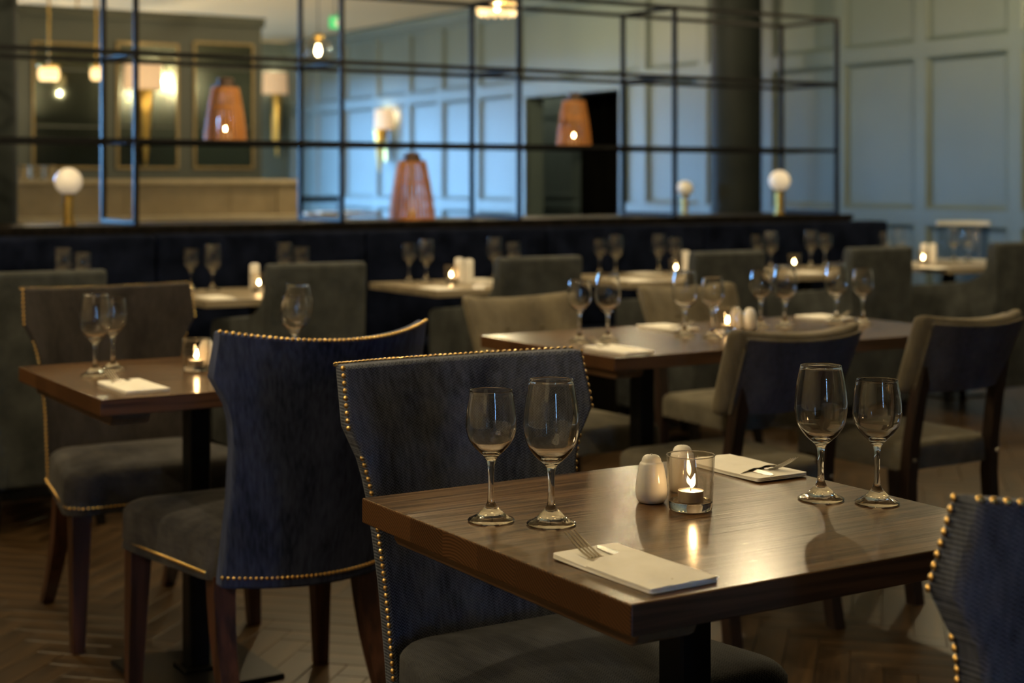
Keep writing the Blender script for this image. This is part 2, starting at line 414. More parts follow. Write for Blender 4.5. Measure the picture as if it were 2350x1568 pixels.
def frame_me(y0, y1, z0, z1, w, d):
    o = [(y0, z0), (y1, z0), (y1, z1), (y0, z1)]; i = [(y0 + w, z0 + w), (y1 - w, z0 + w), (y1 - w, z1 - w), (y0 + w, z1 - w)]
    vs = [(-d, *p) for p in o] + [(-d * .25, *p) for p in i] + [(.0, *p) for p in o] + [(.0, *p) for p in i]
    fs = []
    for k in range(4):
        j = (k + 1) % 4; fs += [(k, j, 4 + j, 4 + k), (8 + k, 8 + j, j, k), (4 + k, 4 + j, 12 + j, 12 + k), (12 + k, 12 + j, 8 + j, 8 + k)]
    return mesh_from(vs, fs, 'frame')
for a, b in zip(stiles[:-1], stiles[1:]):
    if b < 5: continue
    rows = ((.14, .92), (1.045, 2.15), (2.275, 2.99))
    for r0, r1 in rows:
        if a > 11 and a < 12:
            if r1 < 2.9: continue
        link('panel_moulding', frame_me(a + .062, b - .062, r0, r1, .028, PR), 'wall_teal', wr, loc=(XW, 0, 0))
box('cornice', (XW - .09, XW, Y0, Y1, CE - .12, CE), 'wall_teal', wr, .03, 3)
# doorway: trim, lobby beyond, black sheet in place of its unlit half
t1 = struct(box('trim_1', (XW - .03, XW + .02, DA - .1, DA, 0, DT + .1), 'wall_teal', bev=.005))
t2 = struct(box('trim_2', (XW - .03, XW + .02, DB, DB + .1, 0, DT + .1), 'wall_teal', bev=.005))
t3 = struct(box('trim_3', (XW - .03, XW + .02, DA, DB, DT, DT + .1), 'wall_teal', bev=.005))
cu = struct(bpy.data.objects.new('door_1', None)); COL.objects.link(cu); cu['label'] = 'black drape closing the right half of the doorway lobby'
YC = PX(1330, 0, XW + 1.0)[0]
vs_, fs_ = [], []; n_ = 60
for i in range(n_ + 1):
    y_ = DA - 1.7 + (YC - DA + 1.7) * i / n_; x_ = XW + 1.0 + .03 * math.sin(i * 1.3)
    for dx_ in (0, .012):
        for z_ in (0.0, CE): vs_.append((x_ + dx_, y_, z_))
for i in range(n_):
    p_ = i * 4; fs_ += [(p_, p_ + 4, p_ + 5, p_ + 1), (p_ + 2, p_ + 6, p_ + 7, p_ + 3), (p_ + 1, p_ + 5, p_ + 7, p_ + 3), (p_, p_ + 4, p_ + 6, p_ + 2)]
link('drape', mesh_from(vs_, fs_), 'drape_black', cu, smooth=1.0)  # black cloth shape stands for the darkness of the unlit lobby
lob = struct(box('wall_lobby', (XW + 1.3, XW + 1.4, DA - 2, DB + 2.5, 0, CE), 'wall_teal'))
for zz in ((.92, 1.0), (.78, .86)):
    box('rail', (XW + 1.27, XW + 1.3, DA - 2, DB + 2.5, *zz), 'wall_teal', lob, .004)
for yy in (12.6, 13.5, 14.4, 15.3):
    link('panel_moulding', frame_me(yy + .06, yy + .84, 1.08, 2.0, .03, .02), 'wall_teal', lob, loc=(XW + 1.3, 0, 0))
struct(box('wall_lobby_end', (XW + .2, XW + 1.3, DB + 2.3, DB + 2.5, 0, CE), 'wall_teal'))
struct(box('wall_lobby_side', (XW + .2, XW + 1.3, DA - 2, DA - 1.8, 0, CE), 'black_door'))
struct(box('floor_lobby', (XW, XW + 1.4, DA - 2, DB + 2.5, -.2, -.005), 'floor_base'))
struct(box('ceiling_lobby', (XW + .2, XW + 1.4, DA - 2, DB + 2.5, CE, CE + .1), 'ceiling_paint'))
lc = thing('lobby_lamp', 'round lamp on the ceiling of the lobby beyond the doorway', 'ceiling lamp', (XW + .65, 15.2, CE))  # added lamp, out of view, brightens the lobby panels
link('lamp_plate', lathe_me([(.09, -.02), (.09, 0)], 24), 'brass_satin', lc)
link('lamp_bowl', lathe_me([(.02, -.10), (.07, -.08), (.09, -.02)], 24), 'shade_lit', lc, smooth=1)
ld = bpy.data.lights.new('lamp_light', 'POINT'); ld.energy = 22; ld.color = (1, .9, .7); ld.shadow_soft_size = .08
lo = bpy.data.objects.new('lamp_light', ld); COL.objects.link(lo); lo.parent = lc; lo.location = (0, 0, -.22)
# columns
def column(name, x, y, r):
    o = struct(link(name, lathe_me([(r + .05, 0), (r + .05, .12), (r + .02, .15), (r, .17), (r, CE - .12), (r + .03, CE - .09), (r + .05, CE)], 48), 'column_paint', loc=(x, y, 0), smooth=.6))
    o['label'] = 'round dark painted column'
column('trim_column_right', 8.08, 9.6, .205)
column('trim_column_left', PY(38, 0, 8.08)[0] - .20, 8.08, .20)
struct(box('wall_divider', (X0, 1.62, 8.0, 8.16, 0, CE), 'partition_paint'))  # unseen wall added to keep window daylight off the dining area

# herringbone parquet
PL, PW = .42, .084
bmp = box_me(0, PL - .0016, 0, PW - .0016, -.014, 0, .0012)
me_p = bmp; me_p.materials.append(MATS['floor_wood'])
spots = []
R45 = math.radians(45)
c4, s4 = math.cos(R45), math.sin(R45)
for m in range(-24, 25):
    for k in range(-130, 131):
        for v in (0, 1):
            if v == 0: ox, oy, ang = k * PW + m * PL, k * PW - m * PL, 0.0
            else: ox, oy, ang = k * PW + PL + PW + m * PL, (k + 1) * PW - PL - m * PL, PI / 2
            x = 3.2 + ox * c4 - oy * s4; y = 3.4 + ox * s4 + oy * c4; a = ang + R45
            cx, cyy = x + .5 * PL * math.cos(a) - .5 * PW * math.sin(a), y + .5 * PL * math.sin(a) + .5 * PW * math.cos(a)
            if -.4 < cx < 8.2 and .6 < cyy < 7.0:
                Xc, Zc = cx * CS - cyy * SN, cx * SN + cyy * CS
                px = 1175 + F_PX * Xc / Zc if Zc > 1 else -9999; py = HOR + F_PX * EYE / Zc if Zc > 1 else 9999
                vis = -60 < px < 2410 and py < 1620
                spots.append((not vis, Zc, x, y, a))
spots.sort()
for _, _, x, y, a in spots[:300]:
    o = bpy.data.objects.new('plank', me_p); COL.objects.link(o); o.parent = fl; o.location = (x, y, random.uniform(-.0008, 0)); o.rotation_euler = (0, 0, a)
bm = bmesh.new()
for _, _, x, y, a in spots[300:]:
    n0 = len(bm.verts); bm.from_mesh(me_p); bm.verts.ensure_lookup_table()
    mt = Matrix.Translation((x, y, random.uniform(-.0008, 0))) @ Matrix.Rotation(a, 4, 'Z')
    for v in bm.verts[n0:]: v.co = mt @ v.co
me = bpy.data.meshes.new('planks'); bm.to_mesh(me); bm.free()
o = link('plank_field', me, 'floor_wood', fl); o['kind'] = 'stuff'

# ------------------------------------------------------------------ partition, bar and far furniture
YP = 14.0
PXE = PY(600, 0, YP)[0]
pw = struct(box('wall_partition', (3.35, PXE, YP, YP + .25, 0, 2.81), 'partition_paint'))
box('cap_moulding', (3.32, PXE + .03, YP - .04, YP + .29, 2.74, 2.81), 'partition_paint', pw, .02, 2)
box('cove_strip', (3.4, PXE - .05, YP + .15, YP + .21, 2.811, 2.818), 'cove_glow', pw)
box('cove_lip', (3.32, PXE + .03, YP - .04, YP - .01, 2.81, 2.835), 'partition_paint', pw)
for i, (pa, pb) in enumerate(((72, 236), (266, 409), (443, 581))):
    xa, xb = PY(pa, 0, YP)[0], PY(pb, 0, YP)[0]; za, zb = PY((pa + pb) / 2, 388, YP)[1], PY((pa + pb) / 2, 98, YP)[1]
    mr = thing('wall_mirror', ['gilt framed mirror panel on the far wall behind the stone bar, leftmost of three', 'gilt framed mirror panel on the far wall, middle of three, beside the big sconce', 'gilt framed mirror panel on the far wall, rightmost of three, behind the upper left lantern'][i], 'mirror', (xa, YP, za), group='mirror panels on the far wall')
    w, h = xb - xa, zb - za
    box('mirror_pane', (.02, w - .02, -.012, -.004, .02, h - .02), 'mirror', mr)
    for b_ in ((0, w, -.03, 0, 0, .022), (0, w, -.03, 0, h - .022, h), (0, .022, -.03, 0, .022, h - .022), (w - .022, w, -.03, 0, .022, h - .022)):
        box('frame_bar', b_, 'gilt_dim', mr, .004)
    for zz in (.33, .78):
        box('glazing_bar', (.03, w - .03, -.02, -.012, h * zz, h * zz + .015), 'partition_paint', mr)
# stone bar
YB = 12.5
bx0, bx1 = 1.2, PY(685, 0, YB)[0]
bar = thing('bar_counter', 'long beige stone bar counter behind the metal screen', 'bar counter', (0, YB, 0))
xs = bx0; k = 0
while xs < bx1 - .25:
    xe = min(xs + .92, bx1 - .21)
    box('front_panel', (xs + .001, xe - .001, 0, .06, .10, 1.22), 'stone_beige', bar, .003); xs = xe
box('end_pillar', (bx1 - .21, bx1, -.015, .6, .0, 1.22), 'stone_beige', bar, .004)
box('plinth', (bx0, bx1 - .21, .012, .05, 0, .10), 'black_wood', bar)
box('body', (bx0, bx1 - .21, .06, .58, .0, 1.215), 'black_wood', bar)
box('counter_top', (bx0, bx1 + .02, -.04, .62, 1.22, 1.262), 'stone_cream', bar, .006)
box('foot_shelf', (bx0, bx1, -.30, -.016, .90, .955), 'stone_cream', bar, .005)
box('shelf_front', (bx0, bx1, -.26, -.016, .0, .90), 'black_wood', bar)
# stacked crockery on the bar
for i, (pxx, dy) in enumerate(((48, .1), (80, .22), (112, .12))):
    x = PY(pxx, 0, YB + dy)[0]
    t = thing('bowl_stack', ['stack of cream bowls on the stone bar, leftmost', 'stack of cream bowls on the stone bar, middle of three', 'stack of cream bowls on the stone bar, nearest the globe lamp'][i], 'bowls', (x, YB + dy, 1.262), group='bowl stacks on the bar')
    for q in range(3):
        z = q * .03
        link('bowl', lathe_me([(.025, z), (.03, z + .005), (.048, z + .03), (.054, z + .05), (.050, z + .05), (.044, z + .03), (.02, z + .012)], 20), 'stone_cream', t, smooth=.8)

def sconce(label, loc, rz, w, hs, hc):
    """half round shade with tapered brass torch, mounted on a wall; local -y is into the room"""
    t = thing('wall_sconce', label, 'wall lamp', loc, rz, 'wall sconces')
    n = 20; vs, fs = [], []
    for rr in (w / 2, w / 2 - .006):
        for z in (0, hs):
            for i in range(n + 1):
                a = PI + PI * i / n; k = 1.0 if z == 0 else .94
                vs.append((rr * k * math.cos(a), rr * .62 * k * math.sin(a) - .01, z))
    m = n + 1
    for i in range(n):
        fs += [(i, i + 1, m + i + 1, m + i), (2 * m + i, 2 * m + i + 1, 3 * m + i + 1, 3 * m + i), (i, i + 1, 2 * m + i + 1, 2 * m + i), (m + i, m + i + 1, 3 * m + i + 1, 3 * m + i)]
    link('lamp_shade', mesh_from(vs, fs), 'shade_lit', t, smooth=.7)
    link('torch', lathe_me([(.012, -hc), (.03, -hc * .8), (.055, -hc * .35), (.075, -.01), (.07, 0)], 16), 'brass_satin', t, loc=(0, -.09, 0), smooth=.8)
    box('back_plate', (-.035, .035, -.02, 0, -hc * .75, hs * .6), 'brass_satin', t, .004)
    link('bulb', lathe_me([(.012, .02), (.022, .04), (.026, .06), (.018, .085), (.004, .095)], 12), 'bulb', t, loc=(0, -.08, hs * .25), smooth=1)
    ld = bpy.data.lights.new('lamp_light', 'POINT'); ld.energy = 3.5; ld.color = (1.0, .80, .48); ld.shadow_soft_size = .025
    lo = bpy.data.objects.new('lamp_light', ld); COL.objects.link(lo); lo.parent = t; lo.location = (0, -.10, hs * .8)
    return t
x1, z1 = PY(335, 205, YP - .1); sconce('big half-round linen sconce on a brass torch between the mirrors', (x1, YP, z1), 0, .38, .235, .70)
x2, z2 = PY(640, 216, Y1 - .1); sconce('linen wall sconce in the far corner by the blue wall', (x2 - .02, Y1, z2), 0, .37, .30, .85)
y3, z3 = PX(893, 297, XW); sconce('linen wall sconce on the blue panelled wall above a lantern', (XW - PR, y3, z3), PI / 2 * -1, .40, .24, .52)

def globe_pendant(label, loc, drop, r=.115, cone=False):
    t = thing('pendant_lamp', label, 'pendant lamp', loc, 0, 'pendant lamps')
    pr = [(r * math.sin(a), -r * math.cos(a)) for a in [PI * (.02 + .86 * i / 18) for i in range(19)]]
    link('glass_globe', lathe_me(pr, 28, True, False), 'clear_globe', t, smooth=3.2)
    link('bulb', lathe_me([(.006, -.035), (.016, -.028), (.023, -.010), (.021, .012), (.013, .035), (.012, .05)], 14), 'bulb', t, smooth=1)
    link('socket', lathe_me([(.016, .05), (.018, .09), (.045, r * .93), (.045, r * .93 + .02), (.012, r + .03)], 16), 'brass_satin', t, smooth=.7)
    link('cord', tube_me([(0, 0, r + .03), (0, 0, drop)], .004, 6), 'black_wood', t)
    ld = bpy.data.lights.new('lamp_light', 'POINT'); ld.energy = 40; ld.color = (1.0, .80, .48); ld.shadow_soft_size = .012
    lo = bpy.data.objects.new('lamp_light', ld); COL.objects.link(lo); lo.parent = t; lo.location = (0, 0, -.055)
    link('ceiling_rose', lathe_me([(.05, drop - .02), (.05, drop), ], 20), 'brass_satin', t)
    return t
def crystal_light(label, loc, r=.19, pw=1.0):
    """flush ring of crystal rods around a bulb, hung from the ceiling"""
    t = thing('crystal_lamp', label, 'ceiling lamp', loc, 0, 'crystal ceiling lamps')
    up = CE - loc[2]
    link('ring', lathe_me([(r, .055), (r + .006, .06), (r + .006, .075), (r - .01, .075), (r - .01, .06)], 32), 'brass_satin', t, smooth=.7)
    for i in range(16):
        a = 2 * PI * i / 16
        link('crystal', lathe_me([(.004, -.05), (.02, -.03), (.024, .02), (.012, .055)], 6), 'crystal_glow', t, loc=((r - .02) * math.cos(a), (r - .02) * math.sin(a), 0))
    link('bulb', lathe_me([(.006, .0), (.03, .015), (.036, .04), (.016, .075)], 14), 'bulb', t, smooth=1)
    link('stem', tube_me([(0, 0, .075), (0, 0, up)], .01, 8), 'brass_satin', t)
    ld = bpy.data.lights.new('lamp_light', 'POINT'); ld.energy = LAMP * pw * min(1.0, (r / .19) ** 2); ld.color = (1.0, .80, .46); ld.shadow_soft_size = .03 if r > .15 else .012
    lo = bpy.data.objects.new('lamp_light', ld); COL.objects.link(lo); lo.parent = t; lo.location = (0, 0, -.11)
    link('spoke', tube_me([(-r, 0, .068), (r, 0, .068)], .005, 6), 'brass_satin', t)
    link('spoke', tube_me([(0, -r, .068), (0, r, .068)], .005, 6), 'brass_satin', t)
    return t
x, z = PY(730, 117, 12.0); globe_pendant('clear glass globe pendant with a bright bulb before the blue wall', (x, 12.0, z), CE - z, .118)
x, z = PY(112, 163, 13.0); crystal_light('small crystal lamp glowing before the leftmost mirror', (x, 13.0, z - .03), .085)  # added lamp in place of one reflected in the mirror
x, z = PY(221, 163, 13.4); crystal_light('tiny crystal lamp glowing at the screen post left of the big sconce', (x, 13.4, z - .03), .05)  # likewise added for a reflected glow
x, z = PY(1142, 24, 12.0); crystal_light('wide crystal ceiling lamp at the top edge over the blue wall', (x, 12.0, z), .19)
# lamps over the dining room, above the picture, and three added behind the mirrors
for i, (x, y) in enumerate(((-1.6, 1.2), (-.9, 4.4), (5.9, 3.4), (7.4, 5.0), (.6, 2.9), (2.4, 4.3), (4.6, 5.3), (1.0, 6.6), (3.3, 7.0), (7.6, 6.5), (3.3, 15.6), (4.5, 15.8), (6.5, 8.95), (3.9, 17.6))):
    crystal_light('crystal ceiling lamp above the picture, over ' + ['the floor far left of the camera', 'the floor left of the left table', 'the right wall, near end', 'the right wall, far end', 'the left picture edge', 'the gap between left and long table', 'the row of grey armchairs', 'the left end of the banquette', 'the middle of the banquette', 'the right end of the banquette', 'the room behind the far mirrors, left', 'the room behind the far mirrors, right', 'the space before the dark column', 'the room behind the far mirrors, deepest'][i], (x, y, 2.70 if y < 15 else 2.35), .2, (.6 if x > 7 else 1.0) if y < 15 else 2.4)  # those beyond the mirrors are unseen, added to warm the far ceiling
# exit sign
x, z = PY(768, 52, 13.0)
t = thing('exit_sign', 'small green running-man exit sign hanging under the ceiling', 'exit sign', (x, 13.0, z))
box('sign_case', (-.05, .05, -.015, .015, -.055, .055), 'sign_green', t, .003)
link('running_man', tube_me([(-.015, -.017, .02), (0, -.017, 0), (.012, -.017, -.028)], .007, 6), 'sign_white', t)
box('doorway_mark', (.014, .036, -.018, -.014, -.034, .034), 'sign_white', t)
link('hanger', tube_me([(0, 0, .055), (0, 0, CE - z)], .004, 6), 'black_steel', t)
box('indicator', (.03, .045, -.02, .0, .075, .09), 'sign_green', t)
box('indicator_bracket', (.0, .03, -.006, .0, .078, .086), 'black_steel', t)

# dining set far behind, by the blue wall
YS = 15.5
tx = PY(770, 0, YS)[0]
t = thing('far_table', 'small pale dining table by the blue wall beyond the bar', 'table', (tx, YS, 0))
box('tabletop', (-.5, .42, -.35, .35, .86, .90), 'pale_wood', t, .004)
box('pedestal', (-.03, .03, -.03, .03, .02, .86), 'black_steel', t); box('base_plate', (-.22, .22, -.22, .22, 0, .02), 'black_steel', t, .004)
for i, dx in enumerate((-.2, .12)):
    tag(box('folded_napkin', (-.09, .09, -.06, .06, 0, .012), 'paper', None, .003, loc=(tx + dx, YS - .18, .9005)), ['white folded napkin on the far pale table, left one', 'white folded napkin on the far pale table, right one'][i], 'napkin', 'napkins on the far table')
t = thing('far_chair', 'dark high-backed chair behind the far pale table', 'chair', (tx + .05, YS + .55, 0))
for s in (-1, 1):
    box('leg', (s * .36 - .02, s * .36 + .02, .2, .24, 0, 1.06), 'black_wood', t, .004); box('leg', (s * .36 - .02, s * .36 + .02, -.2, -.16, 0, .5), 'black_wood', t, .004)
box('seat', (-.38, .38, -.2, .2, .5, .55), 'black_wood', t, .01); box('backrest', (-.38, .38, .2, .235, 1.0, 1.07), 'black_wood', t, .006)
box('backrest', (-.38, .38, .205, .23, .78, .82), 'black_wood', t, .006)

# ------------------------------------------------------------------ banquette, ledge and screen
BX0, BX1 = .2, 7.12
bq = thing('banquette', 'long dark navy velvet banquette bench along the metal screen', 'banquette', (0, 0, 0))
seams = [BX0, 1.27, 2.36, 3.45, 4.54, 5.63, BX1]
for a, b in zip(seams[:-1], seams[1:]):
    link('back_panel', box_me(a + .003, b - .003, 6.97, 7.14, .44, .995, .022, 4), 'banquette_velvet', bq, smooth=.9)
    link('seat_pad', box_me(a + .003, b - .003, 6.62, 6.97, .30, .45, .022, 4), 'banquette_velvet', bq, smooth=.9)
box('base', (BX0, BX1 - .02, 6.66, 7.14, 0, .30), 'black_wood', bq)
LZ = 1.035
lg = thing('ledge', 'black ledge wall behind the banquette carrying the screen and lamps', 'ledge', (0, 0, 0))
box('top_board', (BX0, 6.98, 7.142, 7.84, LZ - .035, LZ), 'black_wood', lg, .004)
box('wall_panel', (BX0, 6.95, 7.145, 7.80, 0, LZ - .035), 'black_wood', lg)
sc = thing('metal_screen', 'black steel open grid screen standing on the ledge', 'screen', (0, 0, LZ))
SXS = [1.244, 2.333, 3.42, 4.503, 5.59, 6.89]; SYF, SYB = 7.2, 7.72; SB = .0125
LV = [SB, 1.44 - LZ, 1.862 - LZ, 2.275 - LZ]
for x in SXS:
    for y in (SYF, SYB):
        box('post', (x - SB, x + SB, y - SB, y + SB, 0, LV[3] + SB), 'screen_steel', sc, .002)
    for z in LV:
        box('cross_bar', (x - SB + .001, x + SB - .001, SYF + SB, SYB - SB, z - SB + .001, z + SB - .001), 'screen_steel', sc, .002)
for y in (SYF, SYB):
    for z in LV:
        if z < .1: continue
        xs_ = [.3] + SXS
        for a, b in zip(xs_[:-1], xs_[1:]):
            box('rail', (a + SB, b - SB, y - SB + .001, y + SB - .001, z - SB + .001, z + SB - .001), 'screen_steel', sc, .002)
for a, b in ((2.333, 3.42), (4.503, 5.59)):
    box('shelf', (a + SB, b - SB, SYF + SB, SYB - SB, LV[1] + .003, LV[1] + .011), 'screen_steel', sc)

def lantern(label, loc, r0, r1, h):
    t = thing('rattan_lantern', label, 'lantern', loc, random.random(), 'rattan lanterns on the screen')
    n = 32; vs, fs = [], []
    def rad(z): k = z / h; return r0 + (r1 - r0) * k + .005 * math.sin(PI * k)
    for i in range(n):
        a0 = 2 * PI * (i + .22) / n; a1 = 2 * PI * (i + .78) / n
        for q in range(7):
            z = h * q / 6; r = rad(z)
            for rr in (r, r - .005):
                for a in (a0, a1): vs.append((rr * math.cos(a), rr * math.sin(a), z))
        b = i * 28
        for q in range(6):
            p = b + q * 4
            for u, v in ((0, 1), (1, 3), (3, 2), (2, 0)): fs.append((p + u, p + v, p + 4 + v, p + 4 + u))
        fs += [(b, b + 1, b + 3, b + 2), (b + 24, b + 25, b + 27, b + 26)]
    o = link('slats', mesh_from(vs, fs), 'rattan', t); o['kind'] = 'stuff'
    for z in (.0, h * .62, h - .012):
        r = rad(z) - .004
        link('hoop', lathe_me([(r - .012, z), (r, z), (r, z + .012), (r - .012, z + .012), (r - .012, z)], 40, False, False), 'rattan', t, smooth=.6)
    link('base_disc', lathe_me([(r0 - .014, .0), (r0 - .014, .008)], 40), 'rattan', t)
    link('cap', lathe_me([(r1 - .004, h), (r1 - .004, h + .008), (r1 * .56, h + .009), (r1 * .56, h + .046), (r1 * .50, h + .050)], 32), 'rattan_cap', t, smooth=.6)
    link('carry_handle', tube_me([(r1 * .62 * math.cos(a) * 1.25, .0, h + .012 + .035 * math.sin(a)) for a in [PI * i / 10 for i in range(11)]], .004, 6), 'black_steel', t)
    link('candle_jar', lathe_me([(.035, .008), (.036, .02), (.038, .12), (.036, .12), (.034, .02)], 24), 'tumbler_glass', t, smooth=.8)
    link('candle', lathe_me([(.028, .012), (.028, .05), (.004, .052)], 20), 'wax', t, smooth=.6)
    link('flame', lathe_me(FLAME, 10), 'flame', t, loc=(0, 0, .055), smooth=1)
    return t
FLAME = [(.0006, 0), (.003, .003), (.0042, .007), (.003, .013), (.0012, .018), (.0002, .022)]
x, _ = PY(945, 0, 7.46); lantern('large rattan lantern with a lit candle on the black ledge', (x, 7.46, LZ), .130, .080, .318)
x, _ = PY(517, 0, 7.46); lantern('rattan lantern on the left upper shelf of the screen, before the mirror', (x, 7.46, LV[1] + LZ + .011), .110, .070, .275)
x, _ = PY(1317, 0, 7.46); lantern('rattan lantern on the right upper shelf of the screen, before the doorway', (x, 7.46, LV[1] + LZ + .011), .105, .067, .265)

def globe_lamp(label, loc, r=.066, h=.15, mat='globe_lit'):
    t = thing('globe_lamp', label, 'table lamp', loc, 0, 'opal globe lamps')
    link('foot', lathe_me([(.034, 0), (.034, .012), (.024, .014)], 24), 'brass_satin', t, smooth=.5)
    link('stem', lathe_me([(.024, .014), (.024, h - .01), (.030, h), (.02, h + .004)], 24), 'brass_satin', t, smooth=.5)
    link('globe', lathe_me([(max(.001, r * math.sin(PI * i / 20)), h + r - .006 - r * math.cos(PI * i / 20)) for i in range(21)], 32), mat, t, smooth=3.2)
x, _ = PY(157, 0, 7.42); globe_lamp('white opal globe lamp on brass stem at the left end of the ledge', (x, 7.42, LZ))
x, _ = PY(1789, 0, 7.42); globe_lamp('white opal globe lamp on brass stem at the right end of the ledge', (x, 7.42, LZ), .068, .152)
cx_, _ = PY(1572, 0, 9.7)
t = thing('console', 'low dark console table behind the screen near the column', 'console table', (cx_, 9.7, 0))
box('top', (-.35, .16, -.16, .16, .90, .935), 'black_wood', t, .004)
for sx in (-.31, .13):
    for sy in (-.12, .12): box('leg', (sx - .02, sx + .02, sy - .02, sy + .02, 0, .90), 'black_wood', t)
globe_lamp('dim opal globe lamp beyond the screen, beside the dark column', (cx_, 9.7, .935), .066, .19, 'opal_glass')

# ------------------------------------------------------------------ chairs
NAIL = dome_me(.0049, .0042); NAIL.materials.append(MATS['brass'])
NAIL.polygons.foreach_set('use_smooth', [True] * len(NAIL.polygons))
def nail(parent, p, nrm):
    o = bpy.data.objects.new('nailhead', NAIL); COL.objects.link(o); o.parent = parent
    o.location = p; o.rotation_euler = Vector(nrm).to_track_quat('Z', 'Y').to_euler()
def along(pts, step):
    """resample polyline"""
    out = [Vector(pts[0])]; acc = 0.0
    for a, b in zip(pts[:-1], pts[1:]):
        a, b = Vector(a), Vector(b); d = (b - a).length; pos = step - acc
        while pos <= d: out.append(a + (b - a) * (pos / d)); pos += step
        acc = (acc + d) % step if d < step - acc + 1e-9 or True else 0
        acc = d - (pos - step) if pos > step - 1e-9 else acc + d
    return out
def leg_me(top, bot, w0, w1, bend=0.0):
    vs, fs = [], []; K = 6
    for i in range(K + 1):
        k = i / K; c = Vector(top).lerp(Vector(bot), k); c.y += bend * math.sin(PI * k); w = w0 + (w1 - w0) * k
        for sx, sy in ((-1, -1), (1, -1), (1, 1), (-1, 1)): vs.append((c.x + sx * w, c.y + sy * w, c.z))
    for i in range(K):
        for j in range(4): q = (j + 1) % 4; fs.append((i * 4 + j, i * 4 + q, i * 4 + 4 + q, i * 4 + 4 + j))
    fs += [(0, 1, 2, 3), (K * 4, K * 4 + 1, K * 4 + 2, K * 4 + 3)]
    return mesh_from(vs, fs, 'leg')
HW = [(.36, .212), (.44, .210), (.56, .208), (.68, .212), (.735, .220), (.77, .229), (.81, .250), (.828, .259), (.86, .258), (.90, .256), (.93, .255)]
def hw(z):
    for (a, p), (b, q) in zip(HW[:-1], HW[1:]):
        if z <= b + 1e-6: return p + (q - p) * max(0, (z - a) / (b - a))
    return HW[-1][1]
def navy_chair(label, loc, rz, mat_in, mat_out, mat_seat, s=.10, dip=.012, wk=1.0, zs_=0.0, side=True, hem=False, backhem=False, topn=True, buttons=False):
    t = thing('nailhead_chair', label, 'chair', loc, rz, 'navy nailhead dining chairs')
    T = .042; zb, zt = .36, .93
    def P(u, z, off):
        k = (z - zb) / (zt - zb); x = u * hw(z) * wk
        zz = z + dip * (u * u - 1) * k ** 4
        yc = -.23 - .14 * k ** 1.15 - s * (1 - (x / .255) ** 2)
        return Vector((x, yc + off, zz))
    zs = [z for z, _ in HW] + [.40, .50, .62, .715]
    zs = sorted(set(zs)); NU = 16; us = [-1 + 2 * i / NU for i in range(NU + 1)]
    vs, fs, mi = [], [], []; nr = NU + 1
    for off in (T / 2, -T / 2):
        for z in zs:
            for u in us:
                puff = .010 * (1 - u ** 4) * (1 - abs(2 * (z - zb) / (zt - zb) - 1) ** 4) if off > 0 else 0
                vs.append(P(u, z, off + puff))
    NB = len(zs) * nr
    for r in range(len(zs) - 1):
        for i in range(NU):
            a = r * nr + i; fs.append((a, a + 1, a + nr + 1, a + nr)); mi.append(0)
            fs.append((NB + a, NB + a + 1, NB + a + nr + 1, NB + a + nr)); mi.append(1)
        for i in (0, NU): a = r * nr + i; fs.append((a, a + nr, NB + a + nr, NB + a)); mi.append(1 if mat_in != 'navy_herringbone' else 0)
    for r in (0, len(zs) - 1):
        for i in range(NU): a = r * nr + i; fs.append((a, a + 1, NB + a + 1, NB + a)); mi.append(0)
    me = mesh_from(vs, fs, 'back', mi)
    bk = link('backrest', me, [mat_in, mat_out], t, smooth=.7)
    bv = bk.modifiers.new('soft edge', 'BEVEL'); bv.width = .006; bv.segments = 2; bv.limit_method = 'ANGLE'; bv.angle_limit = .9
    ST = .0117
    if side:
        for u in (-1, 1):
            for a, b in ((.37, .775), (.828, .926)):
                n = int((b - a) / ST)
                for i in range(n + 1):
                    z = a + (b - a) * i / n; p = P(u, z, .013)
                    nrm = Vector((u, .7, 0)); p += nrm.normalized() * .001
                    nail(bk, p, nrm)
    if topn:
        n = int(.55 / ST)
        for i in range(n + 1):
            u = -1 + 2 * i / n; p = P(u, zt, -T / 2 + .008); nail(bk, p + Vector((0, -.004, -.0005)), (0, -.75, .66))
    if backhem:
        n = int(.47 / ST)
        for i in range(n + 1):
            u = -1 + 2 * i / n; p = P(u, .385, -T / 2); nail(bk, p, (u * .4, -1, 0))
    if buttons:
        for bx, bz in ((-.10, .76), (.10, .76)):
            y = P(bx / .21, bz, T / 2).y + .009
            o = link('button', dome_me(.011, .006, 12), mat_in, bk, loc=(bx, y, bz), rot=(-PI / 2, 0, 0), smooth=3.2)
    plan = rrect(.222, .280, -.25, .212, .06)
    st = link('seat', cushion_me(plan, .365, .478 + zs_, .022, .035), mat_seat, t, smooth=1.0)
    if hem:
        ring = [p for p in plan if p[1] > -.24]
        i0 = max(range(len(plan)), key=lambda i: (plan[i][1] - plan[i - 1][1]) ** 2 if False else -plan[i][1] * 1)
        pts = [(.218, -.245), (.276, .16), (.268, .185), (.24, .209), (.215, .213), (-.215, .213), (-.24, .209), (-.268, .185), (-.276, .16), (-.218, -.245)]
        res = []
        for a, b in zip(pts[:-1], pts[1:]):
            d = math.hypot(b[0] - a[0], b[1] - a[1]); n = max(1, round(d / ST))
            for i in range(n): res.append((a[0] + (b[0] - a[0]) * i / n, a[1] + (b[1] - a[1]) * i / n, b[1] - a[1], -(b[0] - a[0])))
        for x, y, nx, ny in res: nail(st, (x, y, .384), (nx, ny, 0))
    for sx in (-1, 1):
        link('leg', leg_me((sx * .238, .165, .372), (sx * .248, .178, 0), .026, .016), 'leg_wood', t, smooth=.5)
        link('leg', leg_me((sx * .175, -.215, .372), (sx * .185, -.36, 0), .026, .017, .035), 'leg_wood', t, smooth=.5)
    return t
FR = PI   # facing -y
